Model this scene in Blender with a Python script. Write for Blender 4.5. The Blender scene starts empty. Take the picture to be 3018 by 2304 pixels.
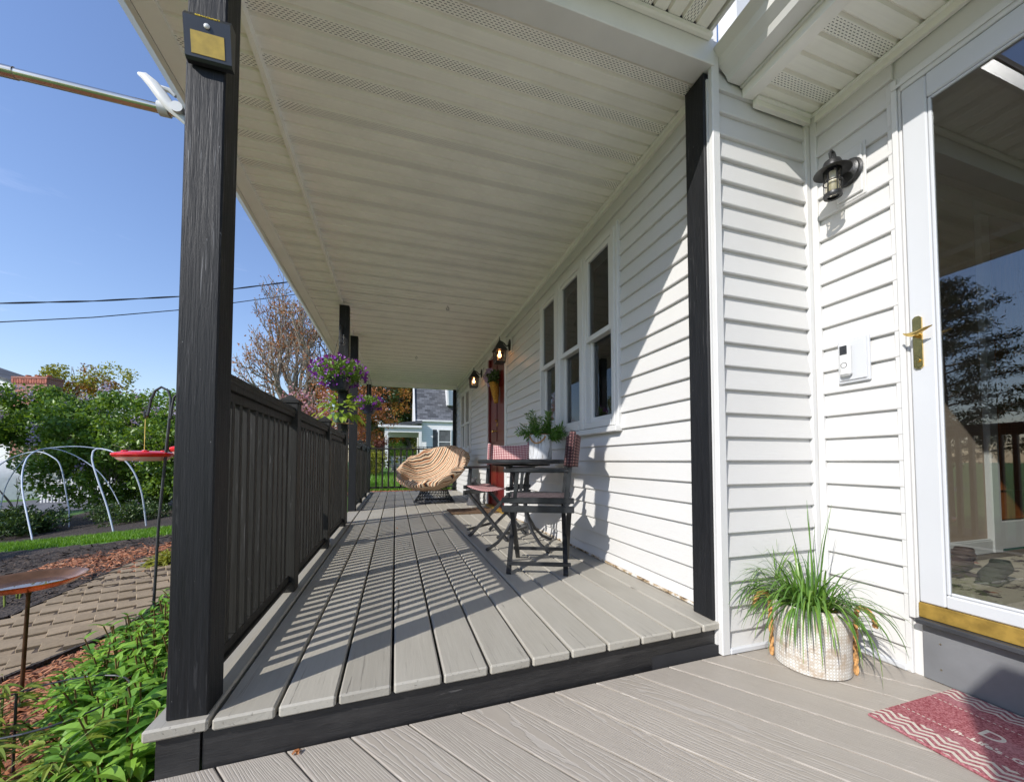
import bpy, math, random
import numpy as np
from mathutils import Vector, Matrix, Euler
R = math.radians
random.seed(7)
rng = np.random.default_rng(7)
scene = bpy.context.scene
COL = scene.collection

# ------------------------------------------------------------------ camera
cd = bpy.data.cameras.new('camera'); cam = bpy.data.objects.new('camera', cd); COL.objects.link(cam)
cam.location = (0, 0, .70)
cam.rotation_euler = (R(90 + 2.015), 0, R(-17.15))
cd.sensor_width = 36; cd.lens = 13.249; cd.shift_y = .0552
cd.clip_start = .02; cd.clip_end = 3000
scene.camera = cam

# ------------------------------------------------------------------ world / sun / exposure
SUN_DIR = Vector((1, .56, -.79)).normalized()          # direction the light travels
sun_el = math.asin(-SUN_DIR.z)
sun_az = math.atan2(-SUN_DIR.x, -SUN_DIR.y)            # clockwise from +Y
w = bpy.data.worlds.new('World'); scene.world = w; w.use_nodes = True
nt = w.node_tree; nt.nodes.clear()
def N(nt, t, **k):
    n = nt.nodes.new(t)
    for a, b in k.items():
        if a.startswith('i_'):
            a = a[2:]; a = int(a) if a.isdigit() else a
            n.inputs[a].default_value = b
        else: setattr(n, a, b)
    return n
sky = N(nt, 'ShaderNodeTexSky', sky_type='NISHITA', sun_disc=False, sun_elevation=sun_el, sun_rotation=sun_az % (2*math.pi),
        air_density=1.35, dust_density=.35, ozone_density=2.6, altitude=50)
tc = N(nt, 'ShaderNodeTexCoord'); mp = N(nt, 'ShaderNodeMapping'); mp.inputs['Scale'].default_value = (1.0, 1.0, 7.0)
mp.inputs['Location'].default_value = (.35, .1, .2)
nz = N(nt, 'ShaderNodeTexNoise', i_Scale=2.3, i_Detail=7, i_Roughness=.6)
rp = N(nt, 'ShaderNodeValToRGB'); rp.color_ramp.elements[0].position = .56; rp.color_ramp.elements[1].position = .82
sx = N(nt, 'ShaderNodeSeparateXYZ'); r2 = N(nt, 'ShaderNodeMapRange'); r2.inputs[1].default_value = .55; r2.inputs[2].default_value = .12
mu = N(nt, 'ShaderNodeMath', operation='MULTIPLY'); mu2 = N(nt, 'ShaderNodeMath', operation='MULTIPLY'); mu2.inputs[1].default_value = .8
mx = N(nt, 'ShaderNodeMix', data_type='RGBA'); mx.inputs[7].default_value = (7.5, 7.8, 8.4, 1)
bg = N(nt, 'ShaderNodeBackground'); bg.inputs[1].default_value = .127
ow = N(nt, 'ShaderNodeOutputWorld')
L = nt.links.new
L(tc.outputs['Generated'], mp.inputs[0]); L(mp.outputs[0], nz.inputs[0]); L(nz.outputs[0], rp.inputs[0])
L(tc.outputs['Generated'], sx.inputs[0]); L(sx.outputs[2], r2.inputs[0]); L(rp.outputs[0], mu.inputs[0]); L(r2.outputs[0], mu.inputs[1])
L(mu.outputs[0], mu2.inputs[0]); L(mu2.outputs[0], mx.inputs[0]); L(sky.outputs[0], mx.inputs[6]); tn = N(nt, 'ShaderNodeMix', data_type='RGBA', blend_type='MULTIPLY'); tn.inputs[0].default_value = 1.; tn.inputs[7].default_value = (.76, .76, .91, 1)
L(mx.outputs[2], tn.inputs[6]); L(tn.outputs[2], bg.inputs[0]); L(bg.outputs[0], ow.inputs[0])

sl = bpy.data.lights.new('sun', 'SUN'); sl.energy = 3.0; sl.angle = R(.53); sl.color = (1, .965, .91)
so = bpy.data.objects.new('sun', sl); COL.objects.link(so); so.rotation_euler = SUN_DIR.to_track_quat('-Z', 'Y').to_euler()
so.location = (-8, -5, 9)
scene.view_settings.view_transform = 'Standard'; scene.view_settings.look = 'None'
scene.view_settings.exposure = .81; scene.view_settings.gamma = 1
try: scene.view_settings.use_curve_mapping = False
except Exception: pass
scene.render.engine = 'CYCLES'
scene.cycles.max_bounces = 10; scene.cycles.diffuse_bounces = 8; scene.cycles.glossy_bounces = 4
scene.cycles.transparent_max_bounces = 16; scene.cycles.transmission_bounces = 6
scene.cycles.use_denoising = True
try: scene.cycles.sample_clamp_indirect = 8
except Exception: pass

# ------------------------------------------------------------------ materials
MATS = {}
class G:
    """small node-graph helper"""
    def __init__(s, name):
        s.m = bpy.data.materials.new(name); s.m.use_nodes = True; s.t = s.m.node_tree
        s.b = s.t.nodes['Principled BSDF']; s.o = s.t.nodes['Material Output']; s.L = s.t.links.new
        MATS[name] = s.m
    def n(s, t, **k): return N(s.t, t, **k)
    def coord(s, kind='Object', scale=(1, 1, 1), rnd=False, rot=(0, 0, 0)):
        c = s.n('ShaderNodeTexCoord'); o = c.outputs[kind]
        if rnd:
            oi = s.n('ShaderNodeObjectInfo'); v = s.n('ShaderNodeVectorMath', operation='SCALE'); v.inputs[0].default_value = (37.1, 61.7, 23.3)
            s.L(oi.outputs['Random'], v.inputs['Scale']); a = s.n('ShaderNodeVectorMath', operation='ADD')
            s.L(o, a.inputs[0]); s.L(v.outputs[0], a.inputs[1]); o = a.outputs[0]
        m = s.n('ShaderNodeMapping'); m.inputs['Scale'].default_value = scale; m.inputs['Rotation'].default_value = rot
        s.L(o, m.inputs[0]); return m.outputs[0]
    def noise(s, co, scale=5, detail=4, rough=.55, dist=0):
        n = s.n('ShaderNodeTexNoise', i_Scale=scale, i_Detail=detail, i_Roughness=rough, i_Distortion=dist); s.L(co, n.inputs[0]); return n.outputs[0]
    def ramp(s, f, stops):
        r = s.n('ShaderNodeValToRGB'); e = r.color_ramp.elements
        while len(e) < len(stops): e.new(.5)
        for q, (p, c) in zip(e, stops):
            q.position = p; q.color = (c, c, c, 1) if isinstance(c, (int, float)) else (*c, 1)
        s.L(f, r.inputs[0]); return r.outputs[0]
    def math(s, op, a, b=None, c=None):
        m = s.n('ShaderNodeMath', operation=op)
        for i, v in enumerate((a, b, c)):
            if v is None: continue
            if isinstance(v, (int, float)): m.inputs[i].default_value = v
            else: s.L(v, m.inputs[i])
        return m.outputs[0]
    def mix(s, f, a, b, blend='MIX'):
        m = s.n('ShaderNodeMix', data_type='RGBA', blend_type=blend)
        for i, v in ((0, f), (6, a), (7, b)):
            if isinstance(v, (int, float)): m.inputs[i].default_value = v
            elif isinstance(v, tuple): m.inputs[i].default_value = (*v, 1)
            else: s.L(v, m.inputs[i])
        return m.outputs[2]
    def sep(s, co):
        x = s.n('ShaderNodeSeparateXYZ'); s.L(co, x.inputs[0]); return x.outputs
    def bump(s, h, strength=.3, dist=.01, prev=None):
        b = s.n('ShaderNodeBump', i_Strength=strength, i_Distance=dist); s.L(h, b.inputs['Height'])
        if prev is not None: s.L(prev, b.inputs['Normal'])
        s.L(b.outputs[0], s.b.inputs['Normal']); return b.outputs[0]
    def col(s, c):
        if isinstance(c, tuple): s.b.inputs['Base Color'].default_value = (*c, 1)
        else: s.L(c, s.b.inputs['Base Color'])
    def set(s, **k):
        for a, v in k.items(): s.b.inputs[a.replace('_', ' ')].default_value = v
    def rough(s, v):
        if isinstance(v, (int, float)): s.b.inputs['Roughness'].default_value = v
        else: s.L(v, s.b.inputs['Roughness'])

def simple(name, c, rough=.5, metal=0, var=.12, nscale=8, bump=0, spec=.5, coat=0):
    g = G(name); co = g.coord('Object', rnd=True); f = g.noise(co, nscale, 5)
    lo = tuple(max(0, v*(1-var)) for v in c); hi = tuple(min(1, v*(1+var)) for v in c)
    g.col(g.mix(g.ramp(f, [(.35, 0.), (.65, 1.)]), lo, hi)); g.rough(rough); g.set(Metallic=metal)
    g.b.inputs['Specular IOR Level'].default_value = spec
    if coat: g.b.inputs['Coat Weight'].default_value = coat
    if bump: g.bump(g.noise(co, nscale*6, 4), bump, .004)
    return g.m

def siding_mat(name, c, axis):
    g = G(name); sc = (4, 4, 90) if axis == 'x' else (4, 4, 90)
    co = g.coord('Object', sc, rnd=True); gr = g.noise(co, 3.2, 5, .6)
    big = g.noise(g.coord('Object', (1, 1, 1), rnd=True), 1.7, 3)
    spot = g.ramp(g.noise(g.coord('Object', (1, 1, 1)), 26, 6, .7), [(.30, .82), (.37, 1.)])
    base = g.mix(g.ramp(big, [(.3, 0.), (.7, 1.)]), tuple(v*.955 for v in c), c)
    base = g.mix(.35, base, spot, 'MULTIPLY')
    oi = g.n('ShaderNodeObjectInfo')
    base = g.mix(1., base, g.ramp(oi.outputs['Random'], [(0., .955), (1., 1.)]), 'MULTIPLY')
    z = g.sep(g.coord('Object'))
    g.col(base); g.rough(.42); g.bump(gr, .32, .0022)
    return g.m
siding_mat('vinyl_siding', (.63, .62, .60), 'x')
simple('white_trim', (.63, .625, .61), .38, var=.03, nscale=3)
simple('white_enamel', (.55, .56, .575), .28, var=.025, nscale=2)
simple('gutter_white', (.70, .69, .66), .35, var=.05, nscale=4)
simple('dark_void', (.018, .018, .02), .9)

def soffit_mat(name, perf_axis, c=(.91, .89, .81)):
    """beige vinyl; the middle flute carries rows of short punched slots"""
    g = G(name); o = g.coord('Object'); x, y, z = g.sep(o)
    along, across = (x, y) if perf_axis == 'x' else (y, x)
    # object origin is on the centre line of the vented flute
    inb = g.math('LESS_THAN', g.math('ABSOLUTE', across), .026)
    row = g.math('MULTIPLY', across, 1/.0085)
    rf = g.math('FRACT', g.math('ADD', row, 40.5)); ri = g.math('FLOOR', g.math('ADD', row, 40.5))
    al = g.math('ADD', g.math('MULTIPLY', along, 1/.020), g.math('MULTIPLY', ri, .5))
    af = g.math('FRACT', g.math('ADD', al, 400.))
    hole = g.math('MULTIPLY', g.math('LESS_THAN', af, .55), g.math('LESS_THAN', g.math('ABSOLUTE', g.math('SUBTRACT', rf, .5)), .15))
    hole = g.math('MULTIPLY', hole, inb)
    f = g.noise(g.coord('Object', (3, 3, 3), rnd=True), 1.3, 5)
    base = g.mix(g.ramp(f, [(.3, 0.), (.7, 1.)]), tuple(v*.93 for v in c), tuple(min(1, v*1.04) for v in c))
    st = g.noise(g.coord('Object', (1.2, 45, 1) if perf_axis == 'x' else (45, 1.2, 1), rnd=True), 2.2, 4)
    base = g.mix(.5, base, g.ramp(st, [(.25, .90), (.6, 1.)]), 'MULTIPLY')
    g.col(g.mix(hole, base, (.03, .028, .025))); g.rough(.55)
    g.bump(st, .15, .002)
    return g.m
soffit_mat('soffit_x', 'x'); soffit_mat('soffit_y', 'y')
simple('soffit_trim', (.86, .84, .78), .5, var=.05, nscale=3)

def deck_paint():
    g = G('deck_paint'); co = g.coord('Object', (1, .055, 1), rnd=True)
    gr = g.noise(co, 95, 7, .65, .6)
    co2 = g.coord('Object', (1, .035, 1), rnd=True); ck = g.noise(co2, 46, 3, .5, .3)
    crack = g.ramp(ck, [(.675, 1.), (.70, .0)])
    cm = g.ramp(g.noise(g.coord('Object', (1, 1, 1), rnd=True), 5, 3), [(.52, 0.), (.60, 1.)])
    ye = g.math('ABSOLUTE', g.sep(g.coord('Object'))[1]); me = g.n('ShaderNodeMapRange'); me.inputs[1].default_value = 3.35; me.inputs[2].default_value = 3.9; g.L(ye, me.inputs[0])
    cend = g.math('MULTIPLY', g.ramp(g.noise(g.coord('Object', (1, .022, 1), rnd=True), 120, 4, .6, .5), [(.63, 0.), (.70, 1.)]), me.outputs[0])
    crk = g.math('MAXIMUM', g.math('MULTIPLY', g.math('SUBTRACT', 1., crack), cm), g.math('MULTIPLY', cend, .45))
    big = g.noise(g.coord('Object', (1, .4, 1), rnd=True), 3.5, 5)
    oi = g.n('ShaderNodeObjectInfo')
    base = g.mix(g.ramp(big, [(.3, 0.), (.72, 1.)]), (.345, .320, .268), (.41, .385, .33))
    base = g.mix(1., base, g.ramp(oi.outputs['Random'], [(0., .88), (1., 1.04)]), 'MULTIPLY')
    base = g.mix(.55, base, g.ramp(gr, [(.3, .86), (.6, 1.)]), 'MULTIPLY')
    wear = g.ramp(g.noise(g.coord('Object', (1, 1, 1), rnd=True), 60, 5, .7), [(.70, 0.), (.76, 1.)])
    base = g.mix(g.math('MULTIPLY', wear, .5), base, (.44, .42, .38))
    g.col(g.mix(crk, base, (.07, .065, .055))); g.rough(.55)
    h = g.math('SUBTRACT', g.math('MULTIPLY', gr, .5), g.math('MULTIPLY', crk, 1.2))
    g.bump(h, .55, .004)
deck_paint()

def composite():
    g = G('composite_board'); co = g.coord('Object', (1, .11, 1), rnd=True)
    wv = g.n('ShaderNodeTexWave', wave_type='RINGS', rings_direction='Y', wave_profile='SIN')
    wv.inputs['Scale'].default_value = 52; wv.inputs['Distortion'].default_value = 5.5; wv.inputs['Detail'].default_value = 3
    wv.inputs['Detail Scale'].default_value = 1.1; wv.inputs['Detail Roughness'].default_value = .6
    nd = g.noise(co, 3.2, 2); of = g.n('ShaderNodeVectorMath', operation='ADD'); g.L(co, of.inputs[0])
    sc = g.n('ShaderNodeVectorMath', operation='SCALE'); cb = g.n('ShaderNodeCombineXYZ'); g.L(nd, cb.inputs[0]); g.L(nd, cb.inputs[2])
    g.L(cb.outputs[0], sc.inputs[0]); sc.inputs['Scale'].default_value = .22; g.L(sc.outputs[0], of.inputs[1]); g.L(of.outputs[0], wv.inputs[0])
    line = g.ramp(wv.outputs[1], [(.08, 0.), (.30, 1.)])
    fine = g.noise(g.coord('Object', (1, .04, 1), rnd=True), 150, 4, .6)
    tone = g.noise(g.coord('Object', (1, .15, 1), rnd=True), 9, 5)
    base = g.mix(g.ramp(tone, [(.3, 0.), (.7, 1.)]), (.32, .272, .215), (.39, .34, .275))
    oi = g.n('ShaderNodeObjectInfo'); base = g.mix(1., base, g.ramp(oi.outputs['Random'], [(0., .88), (1., 1.05)]), 'MULTIPLY')
    stn = g.ramp(g.noise(g.coord('Object', (1, 1, 1)), 2.2, 5, .6), [(.35, .86), (.6, 1.)]); base = g.mix(.7, base, stn, 'MULTIPLY')
    base = g.mix(g.math('MULTIPLY', line, .50), (.41, .375, .33), base)
    base = g.mix(.5, base, g.ramp(fine, [(.3, .86), (.65, 1.)]), 'MULTIPLY')
    spk = g.ramp(g.noise(g.coord('Object', (1, 1, 1), rnd=True), 21, 3, .5), [(.24, .72), (.30, 1.)])
    base = g.mix(.5, base, spk, 'MULTIPLY')
    g.col(base); g.rough(.52)
    h = g.math('ADD', line, g.math('MULTIPLY', fine, .5)); g.bump(h, .42, .0022)
composite()

def black_wood(name, c, streak=0., rough=.45, sc=1.):
    """weathered dark paint, pale cracks following the grain (object Z)"""
    g = G(name); co = g.coord('Object', (1, 1, .05), rnd=True)
    gr = g.noise(co, 110*sc, 6, .7, .4)
    ck = g.noise(g.coord('Object', (1, 1, .040), rnd=True), 118*sc, 4, .62, .8)
    base = g.mix(g.ramp(gr, [(.3, 0.), (.7, 1.)]), tuple(v*.75 for v in c), tuple(v*1.35 for v in c))
    f = g.ramp(ck, [(.625, 0.), (.665, 1.)])
    pm = g.ramp(g.noise(g.coord('Object', (1, 1, 1)), 3.0, 3), [(.38, .25), (.62, 1.)])
    zc = g.sep(g.coord('Object'))[2]; mr = g.n('ShaderNodeMapRange'); mr.inputs[1].default_value = -.55; mr.inputs[2].default_value = .35; mr.inputs[3].default_value = .12; g.L(zc, mr.inputs[0])
    f = g.math('MULTIPLY', g.math('MULTIPLY', g.math('MULTIPLY', f, pm), mr.outputs[0]), streak)
    chips = g.ramp(g.noise(g.coord('Object', (1, 1, .5), rnd=True), 70, 3, .5), [(.73, 0.), (.76, 1.)])
    f = g.math('MAXIMUM', f, g.math('MULTIPLY', chips, streak*.7))
    g.col(g.mix(f, base, (.46, .45, .46))); g.rough(g.ramp(gr, [(.2, rough-.1), (.8, rough+.18)]))
    g.b.inputs['Specular IOR Level'].default_value = .28
    g.bump(g.math('ADD', gr, g.math('MULTIPLY', ck, .6)), .55, .003)
black_wood('post_paint', (.0085, .009, .0105), .42, .5)
black_wood('post_paint_plain', (.0095, .010, .0115), .18, .5)
black_wood('rail_paint', (.022, .021, .018), .22, .5)
def black_x():
    g = G('fascia_paint'); co = g.coord('Object', (.05, 1, 1), rnd=True); gr = g.noise(co, 90, 6, .7, .4)
    ck = g.noise(g.coord('Object', (.06, 1, 1), rnd=True), 50, 4, .6, .6)
    f = g.math('MULTIPLY', g.ramp(ck, [(.68, 0.), (.71, 1.)]), .2)
    dust = g.ramp(g.noise(g.coord('Object', (.3, 1, 1)), 14, 6, .7), [(.5, 0.), (.8, .35)])
    base = g.mix(g.ramp(gr, [(.3, 0.), (.7, 1.)]), (.010, .010, .011), (.024, .023, .023))
    base = g.mix(dust, base, (.085, .08, .075)); g.col(g.mix(f, base, (.34, .33, .32))); g.rough(.45); g.bump(gr, .5, .004)
black_x()
simple('black_metal', (.018, .018, .019), .38, var=.3, nscale=30, bump=.15)
simple('chair_black', (.022, .023, .025), .30, var=.35, nscale=18, bump=.1)
simple('steel', (.55, .52, .45), .22, 1., var=.1)
simple('brass', (.78, .56, .20), .16, 1., var=.15, nscale=30)
simple('brass_dull', (.42, .27, .06), .45, .55, var=.25, nscale=22)
simple('white_plastic', (.64, .64, .63), .32, var=.02)
simple('black_plastic', (.020, .022, .026), .33, var=.15)
simple('rope', (.50, .27, .10), .85, var=.35, nscale=90, bump=.6)
simple('coir', (.12, .07, .035), .95, var=.6, nscale=160, bump=1.)
simple('terracotta', (.32, .10, .045), .8, var=.3, nscale=60, bump=.5)
simple('red_plastic', (.62, .018, .02), .22, var=.08, nscale=12)
simple('copper', (.72, .26, .09), .18, 1., var=.3, nscale=9, bump=.1)
simple('bronze_pole', (.10, .055, .03), .45, .6, var=.4, nscale=20)
simple('pvc', (.55, .60, .68), .35, var=.08, nscale=6)
simple('iron_gray', (.055, .058, .065), .45, .3, var=.2)
simple('stone_dark', (.075, .075, .08), .85, var=.4, nscale=30, bump=1.)
simple('brick', (.33, .105, .07), .85, var=.35, nscale=7, bump=.4)
simple('mortar', (.32, .29, .25), .95, var=.15, nscale=30)
simple('concrete', (.34, .33, .31), .9, var=.2, nscale=9, bump=.5)
simple('asphalt', (.10, .10, .108), .9, var=.25, nscale=2.2, bump=.4)
simple('tarp', (.62, .63, .62), .5, var=.08, nscale=4, bump=.3)
simple('rock', (.30, .28, .24), .9, var=.3, nscale=5, bump=.8)
simple('beige_wall', (.40, .31, .24), .85, var=.05, nscale=2)
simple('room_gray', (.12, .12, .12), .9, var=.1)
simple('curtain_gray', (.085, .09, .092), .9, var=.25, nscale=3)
simple('shoe_brown', (.10, .062, .05), .7, var=.3, nscale=20, bump=.3)
simple('shoe_olive', (.055, .06, .035), .7, var=.3, nscale=20, bump=.3)
simple('riser_gray', (.165, .17, .178), .55, var=.12, nscale=5, bump=.2)
simple('glazed_pot', (.10, .16, .13), .15, var=.4, nscale=14)
simple('pot_plastic', (.022, .03, .06), .35, var=.3)
simple('wood_stick', (.42, .26, .12), .7, var=.25)
simple('bark', (.14, .11, .085), .9, var=.4, nscale=7, bump=1.)
simple('bark_gray', (.26, .215, .17), .9, var=.35, nscale=5, bump=.8)
simple('wire', (.02, .02, .022), .5)
simple('soil', (.045, .03, .02), .95, var=.5, nscale=14, bump=1.)
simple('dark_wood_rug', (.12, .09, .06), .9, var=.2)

def dirty():
    g = G('dirty_strip'); n = g.noise(g.coord('Object', (1, .5, 1)), 26, 5, .7); c = g.ramp(n, [(.42, (.62, .60, .56)), (.52, (.40, .30, .18)), (.60, (.10, .06, .03))]); g.col(c); g.rough(.9); g.bump(n, .8, .006)
dirty()
def door_red():
    g = G('door_red'); f = g.noise(g.coord('Object'), 3, 4)
    g.col(g.mix(g.ramp(f, [(.3, 0.), (.7, 1.)]), (.105, .008, .007), (.15, .011, .009))); g.rough(.3)
door_red()
def door_maroon():
    g = G('door_maroon'); f = g.noise(g.coord('Object', (1, 12, .6)), 6, 4)
    g.col(g.mix(f, (.055, .014, .012), (.085, .022, .018))); g.rough(.28)
door_maroon()
def wood_brown():
    g = G('wood_brown'); f = g.noise(g.coord('Object', (9, 9, .6)), 5, 6, .6, 1.)
    g.col(g.mix(g.ramp(f, [(.3, 0.), (.7, 1.)]), (.16, .045, .012), (.36, .12, .03))); g.rough(.3)
wood_brown()

def glass(name, tint=(1, 1, 1), refl=.10, see=.9):
    g = G(name); t = g.t; t.nodes.remove(g.b)
    tr = g.n('ShaderNodeBsdfTransparent'); tr.inputs[0].default_value = (*[v*see for v in tint], 1)
    gl = g.n('ShaderNodeBsdfGlossy'); gl.inputs['Roughness'].default_value = .004
    fr = g.n('ShaderNodeLayerWeight'); fr.inputs[0].default_value = .5
    f = g.math('MINIMUM', g.math('ADD', g.math('MULTIPLY', g.math('POWER', fr.outputs['Facing'], 4.), .9), refl), 1.)
    m = g.n('ShaderNodeMixShader'); g.L(f, m.inputs[0]); g.L(tr.outputs[0], m.inputs[1]); g.L(gl.outputs[0], m.inputs[2]); g.L(m.outputs[0], g.o.inputs[0])
glass('door_glass', (.93, .95, .95), .12, .93); glass('window_glass', (.85, .88, .9), .03, .7); glass('lamp_glass', (1, .97, .9), .03, .92)

def leafmat(name, c1, c2, trans=.35, rough=.42, c3=None):
    g = G(name); ge = g.n('ShaderNodeNewGeometry'); r = ge.outputs['Random Per Island']
    st = [(0., c1), (1., c2)] if c3 is None else [(0., c1), (.55, c2), (1., c3)]
    c = g.ramp(r, st)
    g.col(c); g.rough(rough)
    tl = g.n('ShaderNodeBsdfTranslucent'); g.L(g.mix(1., c, (1.35, 1.25, .55), 'MULTIPLY'), tl.inputs[0])
    m = g.n('ShaderNodeMixShader'); m.inputs[0].default_value = trans
    g.L(g.b.outputs[0], m.inputs[1]); g.L(tl.outputs[0], m.inputs[2]); g.L(m.outputs[0], g.o.inputs[0])
leafmat('leaf_lilac', (.060, .135, .018), (.20, .32, .045), .35)
leafmat('leaf_bright', (.07, .20, .02), (.29, .50, .065), .35)
leafmat('leaf_peony', (.12, .20, .02), (.28, .34, .045), .35)
leafmat('leaf_dark', (.030, .065, .015), (.085, .14, .028), .2)
leafmat('leaf_chartreuse', (.17, .30, .03), (.38, .50, .09), .4)
leafmat('leaf_petunia', (.09, .20, .03), (.24, .38, .07), .4)
leafmat('leaf_blade', (.045, .115, .020), (.12, .25, .045), .3, .35, (.20, .33, .06))
leafmat('leaf_fern', (.030, .095, .012), (.12, .26, .025), .3)
leafmat('leaf_autumn', (.22, .07, .012), (.33, .16, .02), .35, .5, (.12, .13, .02))
leafmat('leaf_yellowgreen', (.20, .22, .025), (.34, .34, .05), .35)
leafmat('leaf_bud', (.26, .085, .03), (.42, .17, .05), .3)
leafmat('leaf_pine', (.018, .038, .012), (.045, .075, .022), .15)
leafmat('leaf_redtree', (.09, .018, .012), (.18, .04, .02), .2)
leafmat('petal_purple', (.13, .02, .28), (.30, .05, .48), .3)
leafmat('petal_lilac', (.36, .28, .52), (.55, .46, .70), .3)
leafmat('petal_pink', (.40, .16, .22), (.52, .30, .32), .3)
leafmat('grass_blade', (.075, .20, .012), (.19, .36, .025), .35)
leafmat('mulch_chip', (.16, .045, .020), (.45, .17, .07), .0, .8, (.40, .22, .13))
leafmat('mulch_dark', (.030, .022, .018), (.085, .060, .045), .0, .9)
simple('stem_green', (.17, .22, .04), .5, var=.3)
simple('stem_red', (.16, .09, .03), .6, var=.3)

def lawn():
    g = G('lawn'); f = g.noise(g.coord('Object'), .8, 6, .7); h = g.noise(g.coord('Object'), 40, 4)
    c = g.mix(g.ramp(f, [(.35, 0.), (.65, 1.)]), (.06, .16, .012), (.11, .24, .02))
    g.col(g.mix(.5, c, g.ramp(h, [(.3, .5), (.7, 1.)]), 'MULTIPLY')); g.rough(.8); g.bump(h, 1., .05)
lawn()
def mulchg(name, a, b):
    g = G(name); co = g.coord('Object', (1, 1.0, 1)); v = g.n('ShaderNodeTexVoronoi', i_Scale=38.); g.L(co, v.inputs[0])
    f = g.noise(co, 3, 4); c = g.mix(g.ramp(v.outputs['Color'], [(.1, 0.), (.9, 1.)]), a, b)
    g.col(g.mix(.6, c, g.ramp(f, [(.3, .6), (.7, 1.)]), 'MULTIPLY')); g.rough(.9); g.bump(v.outputs[0], 1., .02)
mulchg('mulch_red', (.10, .035, .018), (.32, .12, .055)); mulchg('mulch_black', (.022, .017, .014), (.075, .055, .042))
def paver():
    g = G('paver'); oi = g.n('ShaderNodeObjectInfo'); f = g.noise(g.coord('Object', rnd=True), 24, 6, .7)
    c = g.mix(oi.outputs['Random'], (.26, .195, .12), (.33, .25, .16)); g.col(g.mix(.6, c, g.ramp(f, [(.3, .62), (.65, 1.)]), 'MULTIPLY'))
    g.rough(.9); g.bump(f, .8, .006)
paver()
def shingle():
    g = G('shingle'); oi = g.n('ShaderNodeObjectInfo'); co = g.coord('Object', (1, 1, 1))
    b = g.n('ShaderNodeTexBrick'); b.inputs['Scale'].default_value = 1.; b.inputs['Brick Width'].default_value = .33; b.inputs['Row Height'].default_value = .14
    b.inputs['Mortar Size'].default_value = .006; b.inputs['Color1'].default_value = (.055, .058, .066, 1); b.inputs['Color2'].default_value = (.15, .155, .17, 1)
    b.inputs['Mortar'].default_value = (.03, .03, .03, 1)
    x, y, z = g.sep(co); cb = g.n('ShaderNodeCombineXYZ'); g.L(x, cb.inputs[0]); g.L(z, cb.inputs[1]); g.L(cb.outputs[0], b.inputs[0]); f = g.noise(co, 30, 4)
    g.col(g.mix(.5, b.outputs[0], g.ramp(f, [(.3, .6), (.7, 1.)]), 'MULTIPLY')); g.rough(.9)
shingle()
def weave():
    g = G('basket_weave'); x, y, z = g.sep(g.coord('Object'))
    ang = g.math('ARCTAN2', y, x); u = g.math('MULTIPLY', ang, .13/.012); v = g.math('MULTIPLY', z, 1/.012)
    a = g.math('ADD', u, v); b = g.math('SUBTRACT', u, v)
    fa = g.math('FRACT', g.math('ADD', a, 200.)); fb = g.math('FRACT', g.math('ADD', b, 200.))
    e = g.math('MULTIPLY', g.math('GREATER_THAN', fa, .10), g.math('GREATER_THAN', fb, .10))
    par = g.math('MODULO', g.math('ADD', g.math('FLOOR', g.math('ADD', a, 200.)), g.math('FLOOR', g.math('ADD', b, 200.))), 2.)
    n = g.noise(g.coord('Object'), 22, 5, .7)
    c = g.mix(par, (.70, .685, .65), (.57, .54, .48)); c = g.mix(g.math('MULTIPLY', g.ramp(n, [(.45, 0.), (.62, 1.)]), .75), c, (.36, .25, .15))
    c = g.mix(g.math('SUBTRACT', 1., e), c, (.42, .37, .30)); g.col(c); g.rough(.75)
    g.bump(g.math('ADD', e, g.math('MULTIPLY', par, .5)), .6, .004)
weave()
def birch_pot():
    g = G('whitewashed_wood'); f = g.noise(g.coord('Object', (1, 1, .12)), 60, 5, .7); k = g.ramp(f, [(.40, 0.), (.5, 1.)])
    g.col(g.mix(k, (.30, .29, .28), (.66, .67, .68))); g.rough(.8); g.bump(f, .7, .005)
birch_pot()
def gingham():
    g = G('gingham'); x, y, z = g.sep(g.coord('UV')); s = 1.
    fx = g.math('LESS_THAN', g.math('FRACT', x), .5); fy = g.math('LESS_THAN', g.math('FRACT', y), .5)
    f = g.math('MULTIPLY', g.math('ADD', fx, fy), .5)
    g.col(g.ramp(f, [(.0, (.70, .62, .56)), (.5, (.42, .14, .16)), (1., (.13, .018, .03))])); g.rough(.85)
gingham()
def gingham2():
    g = G('gingham_dark'); x, y, z = g.sep(g.coord('UV'))
    fx = g.math('LESS_THAN', g.math('FRACT', x), .5); fy = g.math('LESS_THAN', g.math('FRACT', y), .5)
    f = g.math('MULTIPLY', g.math('ADD', fx, fy), .5)
    g.col(g.ramp(f, [(.0, (.20, .11, .10)), (.5, (.055, .012, .016)), (1., (.012, .005, .006))])); g.rough(.9)
gingham2()
simple('seat_canvas', (.075, .055, .058), .9, var=.3, nscale=60, bump=.4)
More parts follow.
